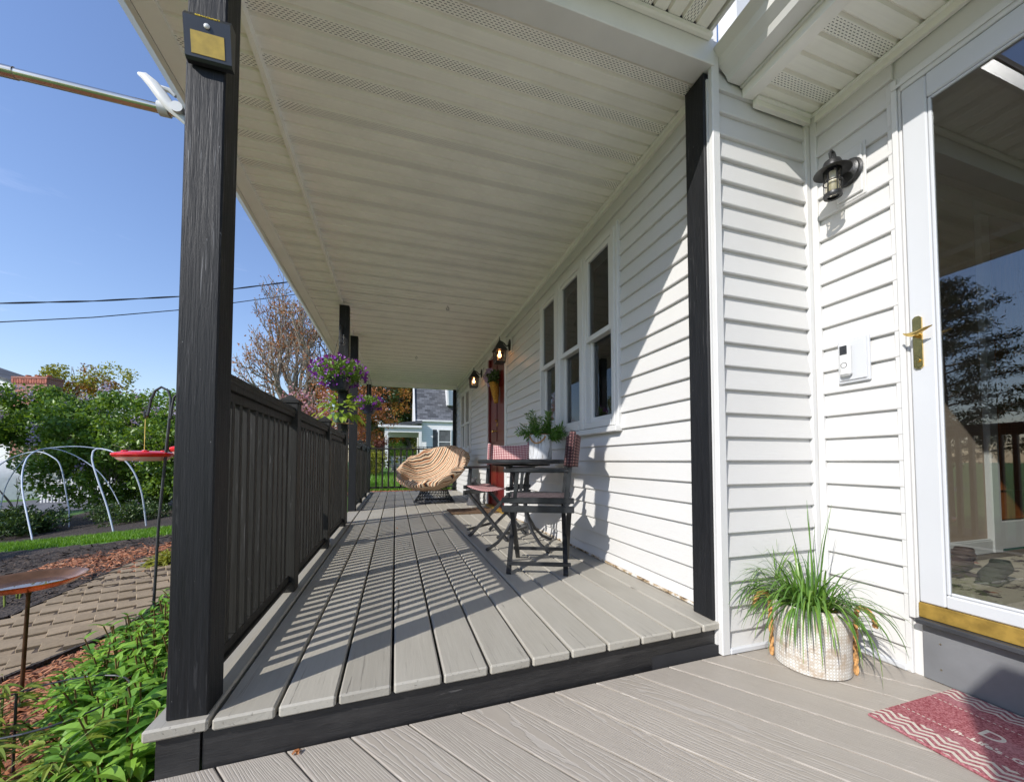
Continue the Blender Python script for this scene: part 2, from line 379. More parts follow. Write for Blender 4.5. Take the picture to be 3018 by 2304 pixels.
def stripes():
    g = G('striped_cushion'); co = g.coord('Object'); n = g.noise(co, 2.2, 3); y = g.sep(co)[1]
    x = g.sep(co)[0]
    u = g.math('ADD', g.math('MULTIPLY', g.math('ADD', y, g.math('MULTIPLY', n, .035)), 1/.085), 50.)
    f = g.math('FRACT', u)
    r = g.n('ShaderNodeValToRGB'); r.color_ramp.interpolation = 'CONSTANT'; e = r.color_ramp.elements
    st = [(0., (.66, .52, .36)), (.20, (.05, .025, .02)), (.34, (.68, .54, .38)), (.50, (.40, .11, .03)), (.62, (.66, .50, .34)), (.78, (.04, .03, .03)), (.92, (.48, .18, .05))]
    while len(e) < len(st): e.new(.5)
    for q, (p, c) in zip(e, st): q.position = p; q.color = (*c, 1)
    g.L(f, r.inputs[0]); g.col(r.outputs[0]); g.rough(.9)
    g.bump(g.noise(g.coord('Object', (1, .5, 1)), 7, 3), .4, .02)
stripes()
def doormat():
    g = G('doormat'); x, y, z = g.sep(g.coord('Object'))     # x across (0..0.48), y along
    tri = g.math('ABSOLUTE', g.math('SUBTRACT', g.math('FRACT', g.math('ADD', g.math('MULTIPLY', y, 1/.056), 40.)), .5))
    v = g.math('ADD', g.math('MULTIPLY', x, 1/.026), g.math('MULTIPLY', tri, 1.7))
    zig = g.math('LESS_THAN', g.math('FRACT', g.math('ADD', v, 40.)), .46)
    d = g.math('ABSOLUTE', g.math('SUBTRACT', x, .24)); vv = g.math('ADD', d, g.math('MULTIPLY', tri, .03))
    band = g.math('GREATER_THAN', vv, .150); band = g.math('MULTIPLY', band, g.math('LESS_THAN', d, .236))
    m = g.math('MULTIPLY', zig, band)
    dl = g.math('LESS_THAN', g.math('ABSOLUTE', g.math('SUBTRACT', d, .085)), .0022)
    ds = g.math('LESS_THAN', g.math('FRACT', g.math('ADD', g.math('MULTIPLY', y, 1/.0125), 40.)), .55)
    end = g.math('GREATER_THAN', g.math('ABSOLUTE', y), .13)
    m = g.math('MAXIMUM', m, g.math('MULTIPLY', g.math('MULTIPLY', dl, ds), end))
    n = g.noise(g.coord('Object'), 160, 3, .7); big = g.noise(g.coord('Object'), 5, 4)
    red = g.mix(g.ramp(n, [(.4, 0.), (.62, 1.)]), (.20, .030, .040), (.42, .16, .17))
    red = g.mix(g.math('MULTIPLY', g.ramp(big, [(.45, 0.), (.7, 1.)]), .5), red, (.40, .22, .24))
    g.col(g.mix(m, red, (.56, .50, .42))); g.rough(.85); g.bump(n, .8, .003)
doormat()
def rug():
    g = G('rug'); n = g.noise(g.coord('Object', (1, 1.6, 1)), 9, 6, .7); n2 = g.noise(g.coord('Object'), 6, 3)
    c = g.mix(g.ramp(n, [(.54, 0.), (.58, 1.)]), (.46, .40, .29), (.06, .035, .03)); g.col(g.mix(g.ramp(n2, [(.62, 0.), (.66, 1.)]), c, (.35, .10, .05))); g.rough(.95)
    g.bump(g.noise(g.coord('Object'), 120, 3), .8, .005)
rug()
def emit(name, c, s):
    g = G(name); g.col((0, 0, 0)); g.b.inputs['Emission Color'].default_value = (*c, 1); g.b.inputs['Emission Strength'].default_value = s
emit('bulb', (1, .42, .16), 9.)
simple('led_panel', (.40, .27, .035), .35, var=.15, nscale=40)
simple('candle', (.34, .33, .24), .5)
simple('candle_white', (.7, .7, .66), .4)
simple('mat_print', (.60, .54, .46), .85, var=.15, nscale=120)
simple('print_gold', (.55, .40, .04), .5)
simple('clear_plastic', (.62, .38, .34), .15)
simple('cornucopia', (.42, .20, .02), .8, var=.4, nscale=60, bump=.8)
# ------------------------------------------------------------------ mesh helpers
def tag(o, label=None, cat=None, group=None, kind=None):
    if label: o['label'] = label
    if cat: o['category'] = cat
    if group: o['group'] = group
    if kind: o['kind'] = kind
    return o
def thing(name, label, cat, loc=(0, 0, 0), rz=0, group=None, kind=None):
    o = bpy.data.objects.new(name, None); COL.objects.link(o); o.location = loc; o.rotation_euler = (0, 0, rz)
    o.empty_display_size = .1
    return tag(o, label, cat, group, kind)
def link(name, me, parent=None, loc=(0, 0, 0), rot=(0, 0, 0)):
    o = bpy.data.objects.new(name, me); COL.objects.link(o); o.location = loc; o.rotation_euler = rot
    if parent is not None: o.parent = parent
    return o
class MB:
    def __init__(s): s.v = []; s.f = []; s.mi = []; s.mats = []; s.M = Matrix.Identity(4); s.uv = None
    def mat(s, m):
        if m not in s.mats: s.mats.append(m)
        s.c = s.mats.index(m); return s
    def add(s, vs, fs):
        b = len(s.v); M = s.M; idn = M == Matrix.Identity(4)
        for p in vs: s.v.append(tuple(p) if idn else tuple(M @ Vector(p)))
        for f in fs: s.f.append(tuple(i + b for i in f)); s.mi.append(getattr(s, 'c', 0))
        return s
    def box(s, x0, x1, y0, y1, z0, z1, b=0):
        if b <= 0:
            return s.add([(x, y, z) for x in (x0, x1) for y in (y0, y1) for z in (z0, z1)],
                [(0, 1, 3, 2), (4, 6, 7, 5), (0, 4, 5, 1), (2, 3, 7, 6), (0, 2, 6, 4), (1, 5, 7, 3)])
        vs = []; X = (x0, x1); Y = (y0, y1); Z = (z0, z1); g = (1, -1)
        for i in (0, 1):
            for j in (0, 1):
                for k in (0, 1):
                    vs += [(X[i], Y[j]+g[j]*b, Z[k]+g[k]*b), (X[i]+g[i]*b, Y[j], Z[k]+g[k]*b), (X[i]+g[i]*b, Y[j]+g[j]*b, Z[k])]
        I = lambda i, j, k, a: (i*4+j*2+k)*3+a
        fs = []
        for i in (0, 1): fs.append([I(i, 0, 0, 0), I(i, 0, 1, 0), I(i, 1, 1, 0), I(i, 1, 0, 0)][::(1 if i == 0 else -1)])
        for j in (0, 1): fs.append([I(0, j, 0, 1), I(1, j, 0, 1), I(1, j, 1, 1), I(0, j, 1, 1)][::(1 if j == 0 else -1)])
        for k in (0, 1): fs.append([I(0, 0, k, 2), I(0, 1, k, 2), I(1, 1, k, 2), I(1, 0, k, 2)][::(1 if k == 0 else -1)])
        for j in (0, 1):
            for k in (0, 1): fs.append([I(0, j, k, 1), I(0, j, k, 2), I(1, j, k, 2), I(1, j, k, 1)][::(1 if (j+k) % 2 == 0 else -1)])
        for i in (0, 1):
            for k in (0, 1): fs.append([I(i, 0, k, 0), I(i, 1, k, 0), I(i, 1, k, 2), I(i, 0, k, 2)][::(1 if (i+k) % 2 == 0 else -1)])
        for i in (0, 1):
            for j in (0, 1): fs.append([I(i, j, 0, 0), I(i, j, 0, 1), I(i, j, 1, 1), I(i, j, 1, 0)][::(1 if (i+j) % 2 == 0 else -1)])
        for i in (0, 1):
            for j in (0, 1):
                for k in (0, 1): fs.append([I(i, j, k, 0), I(i, j, k, 1), I(i, j, k, 2)][::(-1 if (i+j+k) % 2 == 0 else 1)])
        return s.add(vs, fs)
    def prism(s, prof, a, b, axis='y', cap=True):
        """prof: list of (u,v). axis y: (u,y,v); axis x: (x,u,v); axis z: (u,v,z)"""
        P = {'y': lambda u, v, t: (u, t, v), 'x': lambda u, v, t: (t, u, v), 'z': lambda u, v, t: (u, v, t)}[axis]
        n = len(prof); vs = [P(u, v, a) for u, v in prof] + [P(u, v, b) for u, v in prof]
        fs = [(i, (i+1) % n, n+(i+1) % n, n+i) for i in range(n)]
        if cap: fs += [tuple(range(n))[::-1], tuple(range(n, 2*n))]
        return s.add(vs, fs)
    def lathe(s, prof, n=24, c=(0, 0, 0), cap=True):
        vs = []; fs = []
        for r, z in prof:
            for i in range(n):
                a = 2*math.pi*i/n; vs.append((c[0]+r*math.cos(a), c[1]+r*math.sin(a), c[2]+z))
        for j in range(len(prof)-1):
            for i in range(n): fs.append((j*n+i, j*n+(i+1) % n, (j+1)*n+(i+1) % n, (j+1)*n+i))
        if cap: fs += [tuple(range(n))[::-1], tuple((len(prof)-1)*n+i for i in range(n))]
        return s.add(vs, fs)
    def tube(s, pts, r, n=8, closed=False, cap=True):
        pts = [Vector(p) for p in pts]; m = len(pts); rs = r if isinstance(r, (list, tuple)) else [r]*m
        vs = []; fs = []; nrm = None
        for i, p in enumerate(pts):
            if closed: d = pts[(i+1) % m] - pts[i-1]
            else: d = pts[min(i+1, m-1)] - pts[max(i-1, 0)]
            if d.length < 1e-9: d = Vector((0, 0, 1))
            d.normalize()
            if nrm is None:
                nrm = d.cross(Vector((0, 0, 1)) if abs(d.z) < .95 else Vector((1, 0, 0))).normalized()
            else:
                nrm = (nrm - d*nrm.dot(d)); nrm = nrm.normalized() if nrm.length > 1e-6 else d.orthogonal().normalized()
            bn = d.cross(nrm)
            for k in range(n):
                a = 2*math.pi*k/n; vs.append(p + (nrm*math.cos(a)+bn*math.sin(a))*rs[i])
        for i in range(m if closed else m-1):
            j = (i+1) % m
            for k in range(n): fs.append((i*n+k, i*n+(k+1) % n, j*n+(k+1) % n, j*n+k))
        if cap and not closed: fs += [tuple(range(n))[::-1], tuple((m-1)*n+k for k in range(n))]
        return s.add(vs, fs)
    def bar(s, a, b, w, h, up=(0, 0, 1)):
        a = Vector(a); b = Vector(b); d = (b-a).normalized(); u = Vector(up); sd = d.cross(u)
        if sd.length < 1e-4: sd = d.cross(Vector((0, 1, 0)))
        sd.normalize(); u = sd.cross(d)
        vs = [p + sd*w/2*i + u*h/2*j for p in (a, b) for i, j in ((-1, -1), (1, -1), (1, 1), (-1, 1))]
        return s.add(vs, [(0, 1, 5, 4), (1, 2, 6, 5), (2, 3, 7, 6), (3, 0, 4, 7), (3, 2, 1, 0), (4, 5, 6, 7)])
    def ball(s, c, r, n=10, m=6, sc=(1, 1, 1)):
        vs = [(c[0], c[1], c[2]+r*sc[2])]; fs = []
        for j in range(1, m):
            t = math.pi*j/m
            for i in range(n):
                a = 2*math.pi*i/n; vs.append((c[0]+r*sc[0]*math.sin(t)*math.cos(a), c[1]+r*sc[1]*math.sin(t)*math.sin(a), c[2]+r*sc[2]*math.cos(t)))
        vs.append((c[0], c[1], c[2]-r*sc[2]))
        for i in range(n): fs.append((0, 1+i, 1+(i+1) % n)); fs.append((len(vs)-1, 1+(m-2)*n+(i+1) % n, 1+(m-2)*n+i))
        for j in range(m-2):
            for i in range(n): fs.append((1+j*n+i, 1+(j+1)*n+i, 1+(j+1)*n+(i+1) % n, 1+j*n+(i+1) % n))
        return s.add(vs, fs)
    def mesh(s, name, m=None, smooth=False):
        me = bpy.data.meshes.new(name); me.from_pydata([tuple(v) for v in s.v], [], s.f)
        ms = s.mats if s.mats else [m]
        for q in ms: me.materials.append(MATS[q])
        if s.mats and len(s.mats) > 1: me.polygons.foreach_set('material_index', s.mi)
        if smooth:
            me.polygons.foreach_set('use_smooth', [True]*len(me.polygons))
            me.update(); me.set_sharp_from_angle(angle=R(38))
        me.update(); return me
    def obj(s, name, m=None, parent=None, smooth=False, loc=None, recenter=True):
        """link as one object; geometry written in parent space, origin moved to the piece's own centre"""
        if recenter and loc is None and s.v:
            a = np.array([tuple(v) for v in s.v]); c = (a.min(0)+a.max(0))/2; s.v = [tuple(v) for v in (a-c)]; loc = tuple(c)
        return link(name, s.mesh(name, m, smooth), parent, loc or (0, 0, 0))
def leafcloud(name, pos, size, m, parent=None, aspect=.55, droop=0., nrm=None, loc=(0, 0, 0), curl=.25):
    """many leaf-sized folded blades: 4 verts, 2 triangles-pairs each"""
    pos = np.asarray(pos, float); n = len(pos)
    d = rng.normal(size=(n, 3)); d[:, 2] -= droop; 
    if nrm is not None: d = d*.6 + nrm
    d /= np.linalg.norm(d, axis=1)[:, None]
    u = rng.normal(size=(n, 3)); u -= d*np.sum(u*d, 1)[:, None]; u /= np.linalg.norm(u, axis=1)[:, None]
    k = np.cross(d, u); sz = size*(.65+.7*rng.random(n))[:, None]
    a = pos; t = pos + d*sz; l = pos + d*sz*.45 + u*sz*aspect/2 + k*sz*curl*aspect; r = pos + d*sz*.45 - u*sz*aspect/2 + k*sz*curl*aspect
    V = np.stack([a, l, t, r], 1).reshape(-1, 3)
    me = bpy.data.meshes.new(name); F = (np.arange(n)*4)[:, None] + np.array([[0, 1, 2, 0, 2, 3]])
    me.vertices.add(len(V)); me.vertices.foreach_set('co', V.ravel())
    me.loops.add(n*6); me.loops.foreach_set('vertex_index', F.ravel().astype(np.int32))
    me.polygons.add(n*2); me.polygons.foreach_set('loop_start', np.arange(n*2)*3); 
    me.materials.append(MATS[m]); me.update(calc_edges=True); me.validate()
    return tag(link(name, me, parent, loc), kind='stuff')
def blob(c, r, n, hollow=.35, seed=None):
    """points in an ellipsoid, denser at the surface, clumped"""
    p = rng.normal(size=(n, 3)); p /= np.linalg.norm(p, axis=1)[:, None]
    rad = (hollow + (1-hollow)*rng.random(n)**.5)[:, None]
    return np.array(c) + p*rad*np.array(r)
def clumps(c, r, k, cr, n, flat=1.):
    """k clumps spread on/in an ellipsoid, n points in each"""
    cs = blob(c, r, k, .25); out = [blob(q, (cr*(.7+.6*random.random()),)*2 + (cr*flat,), n, .2) for q in cs]
    return np.concatenate(out)
def ribbon(mb, pts, w0, taper=True, up=Vector((0, 0, 1)), fold=.25):
    pts = [Vector(p) for p in pts]; m = len(pts); vs = []
    for i, p in enumerate(pts):
        d = (pts[min(i+1, m-1)]-pts[max(i-1, 0)]).normalized(); s = d.cross(up)
        if s.length < .05: s = Vector((1, 0, 0))
        s.normalize(); t = i/(m-1); w = w0*(min(1, t*5+.5))*(1-t**2.2 if taper else 1)/2 + .0004
        k = s.cross(d); vs += [p - s*w + k*w*fold, p, p + s*w + k*w*fold]
    fs = []
    for i in range(m-1):
        a = i*3; fs += [(a, a+1, a+4, a+3), (a+1, a+2, a+5, a+4)]
    mb.add(vs, fs)
def Z(x, y):
    c = lambda v, a, b: max(a, min(b, v))
    return -.55 + .06*c(y-1.5, 0, 7.5) + .03*c(y-9, 0, 12) - 1.9*(1-math.exp(-max(0, -x-1)/11))
def grow(mb, p, d, L0, r0, depth, spread=.5, up=.15, nb=3, minr=.004, taper=.6, tips=None, seg=3):
    """recursive limbs"""
    p = Vector(p); d = Vector(d).normalized(); pts = [p.copy()]; rs = [r0]
    for i in range(seg):
        d = (d + Vector((random.gauss(0, .12), random.gauss(0, .12), random.gauss(0, .08)+up*.3))).normalized()
        p = p + d*L0/seg; pts.append(p.copy()); rs.append(max(minr, r0*(1-(1-taper)*(i+1)/seg)))
    mb.tube(pts, rs, 6 if r0 > .03 else 4 if r0 > .012 else 3)
    if tips is not None and depth <= 1: tips += [q.copy() for q in pts[1:]]
    if depth == 0: return
    for k in range(nb):
        a = d.orthogonal().normalized(); a.rotate(Matrix.Rotation(random.random()*2*math.pi, 3, d))
        nd = (d + a*spread*(.6+.8*random.random()) + Vector((0, 0, up))).normalized()
        q = pts[-1] if k < 2 else pts[random.randint(1, seg-1)]
        grow(mb, q, nd, L0*(.62+.25*random.random()), max(minr, rs[-1]*(.55+.25*random.random())), depth-1, spread, up, nb, minr, taper, tips, seg)
# ================================================================== STRUCTURE: terrain, road, beds
def terrain():
    xs = np.concatenate([[-700, -300, -150, -80, -50], np.arange(-36, -12, 2.), np.arange(-12, 2, .5), [2, 6, 12, 25, 60, 150, 400]])
    ys = np.concatenate([[-400, -100, -30, -10, -4], np.arange(-2, 12, .5), np.arange(12, 40, 2.), [44, 60, 90, 150, 300, 900]])
    vs = [(x, y, Z(x, y)) for x in xs for y in ys]; m = len(ys)
    fs = [(i*m+j, (i+1)*m+j, (i+1)*m+j+1, i*m+j+1) for i in range(len(xs)-1) for j in range(m-1)]
    b = MB(); b.add(vs, fs); return b
o = terrain().obj('ground', 'lawn', smooth=True, recenter=False); tag(o, kind='structure')
def inside(p, poly):
    x, y = p; c = False; n = len(poly)
    for i in range(n):
        x1, y1 = poly[i]; x2, y2 = poly[(i+1) % n]
        if (y1 > y) != (y2 > y) and x < (x2-x1)*(y-y1)/(y2-y1)+x1: c = not c
    return c
def sheet(name, poly, m, dz, cell=.1, jit=.5, hump=0):
    """ground cover draped over the terrain, with a ragged natural edge"""
    xs = [p[0] for p in poly]; ys = [p[1] for p in poly]; b = MB(); idx = {}
    nx = int((max(xs)-min(xs))/cell)+1; ny = int((max(ys)-min(ys))/cell)+1
    def vid(i, j):
        if (i, j) not in idx:
            r = random.Random(i*9973+j); x = min(xs)+i*cell+(r.random()-.5)*cell*jit; y = min(ys)+j*cell+(r.random()-.5)*cell*jit
            idx[(i, j)] = len(b.v); b.v.append((x, y, Z(x, y)+dz+hump*r.random()))
        return idx[(i, j)]
    for i in range(nx):
        for j in range(ny):
            c = (min(xs)+(i+.5)*cell, min(ys)+(j+.5)*cell)
            if inside(c, poly): b.f.append((vid(i, j), vid(i+1, j), vid(i+1, j+1), vid(i, j+1))); b.mi.append(0)
    o = b.obj(name, m, recenter=False); return tag(o, kind='structure')
PATH = [(-3.28, 4.6), (-3.22, 5.5), (-3.15, 6.3), (-2.0, 6.3), (-1.95, 3.6), (-2.3, 3.2), (-5.2, 1.9), (-5.9, 3.1)]
sheet('mulch_bed', [(-6.2, 1.5), (-2.3, 3.15), (-1.9, 3.6), (-1.9, 6.4), (-.75, 6.4), (-.62, 4.4), (-.62, 1.0), (-.62, -.5), (-3.2, -.5)], 'mulch_red', .004, .09)
sheet('dark_soil_bed', [(-14, 11.0), (-8.2, 9.25), (-6.39, 8.72), (-3.57, 7.88), (-1.2, 7.3), (-1.2, 6.4), (-3.0, 6.4), (-3.35, 5.2), (-3.35, 4.6), (-6.2, 3.2), (-14, 3.0)], 'mulch_black', .004, .12)
sheet('shrub_bed', [(-9.0, 10.2), (-7.08, 9.65), (-5.12, 9.12), (-3.93, 8.67), (-1.5, 8.3), (-1.3, 18), (-10, 18), (-8.8, 13.4)], 'mulch_black', .006, .2)
sheet('far_mulch_strip', [(-1.2, 9.12), (1.7, 9.12), (1.7, 9.62), (-1.2, 9.75)], 'mulch_red', .03, .06)
sheet('driveway', [(-30, 15.8), (-11.2, 14.4), (-9.5, 18), (-10.5, 24.5), (-20, 23.2), (-45, 20)], 'asphalt', .012, .5, .2)
sheet('paver_bed', PATH, 'soil', .006, .1)
# pavers, one by one
pd = thing('paver_path', None, None, kind='structure')
def paver_mesh():
    b = MB(); b.box(-.1195, .1195, -.079, .079, -.03, .010, .004); return b.mesh('paver', 'paver')
pm = paver_mesh(); ang = R(28); k = 0
PA = [(-3.28, 4.6), (-3.15, 6.3), (-2.0, 6.3), (-1.95, 3.6)]; PB = [(-5.9, 3.1), (-3.28, 4.6), (-1.95, 3.6), (-2.3, 3.2), (-5.2, 1.9)]
def pclip(poly, conv):
    ar = sum(conv[i][0]*conv[(i+1) % len(conv)][1]-conv[(i+1) % len(conv)][0]*conv[i][1] for i in range(len(conv)))
    cv = conv if ar > 0 else conv[::-1]; out = [Vector(p) for p in poly]
    for i in range(len(cv)):
        a_, b_ = Vector(cv[i]), Vector(cv[(i+1) % len(cv)]); t_ = (b_-a_).normalized(); n_ = Vector((t_.y, -t_.x)); d_ = a_.dot(n_); q = []
        for m in range(len(out)):
            u_, v_ = out[m], out[(m+1) % len(out)]; du, dv = u_.dot(n_)-d_, v_.dot(n_)-d_
            if du <= 0: q.append(u_)
            if du*dv < 0: q.append(u_+(v_-u_)*(du/(du-dv)))
        out = q
        if len(out) < 3: return []
    return out
for i in range(-34, 34):
    for j in range(-34, 34):
        u = i*.243 + (j % 2)*.12; v = j*.162
        x = -3 + u*math.cos(ang)-v*math.sin(ang); y = 4.2 + u*math.sin(ang)+v*math.cos(ang)
        if not (-6.5 < x < -1.4 and 1.5 < y < 6.8) or k > 292: continue
        rect = [(x+a_*math.cos(ang)-b_*math.sin(ang), y+a_*math.sin(ang)+b_*math.cos(ang)) for a_, b_ in ((-.1195, -.079), (.1195, -.079), (.1195, .079), (-.1195, .079))]
        if all(inside(r_, PATH) for r_ in rect):
            k += 1; link('paver', pm, pd, (x, y, Z(x, y)+.012+random.uniform(-.003, .003)), (random.gauss(0, .012), random.gauss(0, .012), ang+random.gauss(0, .006)))
        else:
            for cv in (PA, PB):
                q = pclip(rect, cv)
                if len(q) < 3: continue
                ar = abs(sum(q[m].x*q[(m+1) % len(q)].y-q[(m+1) % len(q)].x*q[m].y for m in range(len(q)))/2)
                if ar < .003 or k > 292: continue
                k += 1; c = sum(q, Vector((0, 0)))/len(q); b = MB(); b.prism([tuple((p_-c)*.985) for p_ in q], -.03, .010, 'z'); link('paver', b.mesh('paver', 'paver'), pd, (c.x, c.y, Z(c.x, c.y)+.012))
def edging(pts):
    b = MB()
    for p_, q_ in zip(pts[:-1], pts[1:]):
        n = max(1, int((Vector(q_)-Vector(p_)).length/.3))
        for m in range(n):
            a_ = Vector(p_).lerp(Vector(q_), m/n); c_ = Vector(p_).lerp(Vector(q_), (m+.97)/n); b.bar((a_.x, a_.y, Z(a_.x, a_.y)+.012), (c_.x, c_.y, Z(c_.x, c_.y)+.012), .028, .05)
    b.obj('edging_strip', 'mulch_black', pd)
edging([(-5.2, 1.88), (-2.28, 3.18), (-1.93, 3.6), (-1.98, 6.3)]); edging([(-5.92, 3.12), (-3.30, 4.62), (-3.24, 5.5), (-3.17, 6.3)])
# ================================================================== UPPER PORCH FLOOR
YF = lambda x: 1.241 + (x+.443)*.0455            # front edge of the boards
YE = 9.10
pf = thing('porch_floor', None, None, kind='structure')
edges = [-.625, -.474] + [-.474+.1573*k for k in range(1, 12)] + [1.392]
for a, b_ in zip(edges[:-1], edges[1:]):
    g = .0045; x0, x1 = a+g, b_-g; b = MB(); b.box(x0, x1, 1.2, YE, -.032, 0, .0055)
    r = random.Random(int(a*1000)); dz = r.uniform(-.0012, .0012)
    b.v = [(x, (y-1.2+YF(x)+r.uniform(-.001, .001)) if y < 2 else y, z+dz) for x, y, z in b.v]
    b.obj('deck_board', 'deck_paint', pf)
# black fascia under the boards, framing
b = MB(); 
def skewbox(b, x0, x1, off0, off1, z0, z1, bev=0):
    q = MB(); q.box(x0, x1, 0, 1, z0, z1, bev); b.add([(x, YF(x)+(off0 if y < .5 else off1), z) for x, y, z in q.v], q.f)
skewbox(b, -.497, 1.345, .024, .058, -.165, -.034); b.obj('fascia_board', 'fascia_paint', pf)
b = MB(); skewbox(b, -.598, -.502, .020, .055, -.56, -.034); b.obj('corner_board', 'fascia_paint', pf)
b = MB(); b.box(-.605, -.575, YF(-.6)+.058, YE, -.30, -.034); b.obj('side_fascia', 'fascia_paint', pf)
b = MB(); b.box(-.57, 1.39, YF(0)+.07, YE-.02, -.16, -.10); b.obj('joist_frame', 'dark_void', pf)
# ================================================================== LOWER DECK (composite, laid at an angle)
lf = thing('lower_deck', None, None, kind='structure')
ANG = R(35); U = Vector((-math.sin(ANG), math.cos(ANG))); V2 = Vector((math.cos(ANG), math.sin(ANG)))
POLY = [(-.62, -2.2), (2.0, -2.2), (2.0, 1.345), (1.34, 1.345), (1.34, YF(1.34)+.02), (-.62, YF(-.62)+.02)]
POLY = [(-.62, -2.2), (2.0, -2.2), (2.0, 1.345), (-.62, YF(-.62)+.022)]
def clip(poly, n, d):
    out = []
    for i in range(len(poly)):
        a, b2 = Vector(poly[i]), Vector(poly[(i+1) % len(poly)]); da, db = a.dot(n)-d, b2.dot(n)-d
        if da <= 0: out.append(a)
        if da*db < 0: out.append(a+(b2-a)*(da/(da-db)))
    return out
ref = Vector((.049, 1.28)).dot(V2)
for k in range(-14, 22):
    d0 = ref + k*.1435; d1 = d0+.1382
    p = clip(clip(POLY, V2, d1), -V2, -d0)
    if len(p) < 3: continue
    ar = sum(p[i].x*p[(i+1) % len(p)].y-p[(i+1) % len(p)].x*p[i].y for i in range(len(p)))/2
    if abs(ar) < .002: continue
    if ar < 0: p = p[::-1]
    c = sum(p, Vector((0, 0)))/len(p); n = len(p)
    def off(e):
        q = p
        for i in range(n):
            a, b2 = p[i], p[(i+1) % n]; t = (b2-a).normalized(); nn = Vector((t.y, -t.x)); q = clip(q, nn, a.dot(nn)-e)
        return q
    q = off(.003)
    if len(q) != n: q = [v + (c-v).normalized()*.005 for v in p]
    R2 = Matrix.Rotation(-ANG, 2)      # board frame: local Y runs along the board
    loc = [R2 @ (v-c) for v in p]; li = [R2 @ (v-c) for v in q]
    # order of li may rotate: match nearest
    li = [min(li, key=lambda s, v=v: (s-v).length) for v in loc]
    b = MB(); vs = [(v.x, v.y, -.025) for v in loc]+[(v.x, v.y, -.0014) for v in loc]+[(v.x, v.y, 0) for v in li]
    fs = [(i, (i+1) % n, n+(i+1) % n, n+i) for i in range(n)]+[(n+i, n+(i+1) % n, 2*n+(i+1) % n, 2*n+i) for i in range(n)]+[tuple(2*n+i for i in range(n)), tuple(range(n))[::-1]]
    b.add(vs, fs); link('deck_board', b.mesh('deck_board', 'composite_board'), lf, (c.x, c.y, -.14), (0, 0, ANG))
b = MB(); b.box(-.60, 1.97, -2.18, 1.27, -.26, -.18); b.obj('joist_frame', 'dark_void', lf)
b = MB(); b.box(-.64, -.615, -2.2, 1.24, -.50, -.145); b.obj('side_fascia', 'fascia_paint', lf)
# ================================================================== HOUSE
house = thing('house', 'white vinyl-sided house with a long covered porch, brown entry door and storm door', 'house', (1.404, 1.33, 0))
HO = Vector((1.404, 1.33, 0)); 
class HP:  # parent-space helper: geometry written in world space, shifted into the house's frame
    pass
def hobj(b, name, m, parent=None, smooth=False, off=None):
    par = parent or house; w = HO if parent is None or parent == house else Vector(par['wpos'])
    a = np.array([tuple(v) for v in b.v]); c = (a.min(0)+a.max(0))/2; b.v = [tuple(v) for v in (a-c)]
    o = link(name, b.mesh(name, m, smooth), par, tuple(Vector(c)-w)); o['wpos'] = tuple(float(t) for t in c); return o
XW = 1.404
ZC = 2.50
# wall shells with openings (world coordinates)
OPW = [(2.115, 3.50, .90, 2.285), (4.75, 5.80, .0, 2.33), (7.20, 8.30, .88, 2.19)]
b = MB(); ys = [1.44, 2.15, 3.46, 4.80, 5.75, 7.25, 8.25, 9.10]
for i in range(0, 8, 2): b.box(XW+.002, XW+.12, ys[i], ys[i+1], -.5, 3.0)
for (y0, y1, z0, z1) in [(2.15, 3.46, .95, 2.24), (4.80, 5.75, .0, 2.28), (7.25, 8.25, .93, 2.14)]:
    b.box(XW+.002, XW+.12, y0, y1, -.5, z0); b.box(XW+.002, XW+.12, y0, y1, z1, 3.0)
hobj(b, 'wall', 'white_trim')
b = MB(); b.box(XW+.13, 1.978, 1.332, 1.44, -.5, 3.0); hobj(b, 'wall', 'white_trim')
XD = 1.98
b = MB(); b.box(XD+.002, XD+.12, .98, 1.44, -.5, 3.0); b.box(XD+.002, XD+.12, .04, .98, 2.24, 3.0); b.box(XD+.002, XD+.12, -3, .04, -.5, 3.0); b.box(XD+.002, XD+.12, .04, .98, -.5, .09)
hobj(b, 'wall', 'white_trim')
b = MB(); b.box(1.53, 6, 9.0, 9.1, -.5, 3.0); hobj(b, 'wall', 'vinyl_siding')
def course(b, axis, a0, a1, z0, z1, pos, outsign, t0=.0185):
    pr = [(0, z1), (.0025, z1), (t0, z0+.004), (t0-.002, z0), (.005, z0-.001), (0, z0-.001)]
    if axis == 'y': b.prism([(pos+outsign*u, v) for u, v in pr], a0, a1, 'y')
    else: b.prism([(pos+outsign*u, v) for u, v in pr], a0, a1, 'x')
srng = random.Random(5)
def siding(axis, a0, a1, e, zb, zt, pos, sign, opens=(), inc0=0):
    z = .70; 
    while z - e > zb - .5*e: z -= e
    while z < zt-.02:
        z0, z1 = z, min(z+e, zt); free = [(a0, a1)]
        for (o0, o1, q0, q1) in opens:
            ov = min(z1, q1)-max(z0, q0)
            if ov > .5*(z1-z0):
                nf = []
                for f0, f1 in free:
                    if o1 <= f0 or o0 >= f1: nf.append((f0, f1)); continue
                    if o0 > f0: nf.append((f0, o0))
                    if o1 < f1: nf.append((o1, f1))
                free = nf
        for f0, f1 in free:
            cuts = [f0]
            if f1-f0 > 2.2:
                for q in range(int((f1-f0)/2.6)+0): 
                    c_ = f0+(f1-f0)*(q+1)/(int((f1-f0)/2.6)+1)+srng.uniform(-.7, .7); cuts.append(c_)
            cuts.append(f1)
            for ci_, (g0, g1) in enumerate(zip(cuts[:-1], cuts[1:])):
                b = MB(); course(b, axis, g0, g1+(.02 if ci_ < len(cuts)-2 else 0), max(z0, zb), z1, pos+(.0012*(ci_ % 2))+srng.uniform(-.0004, .0004), sign)
                hobj(b, 'siding_board', 'vinyl_siding')
        z += e
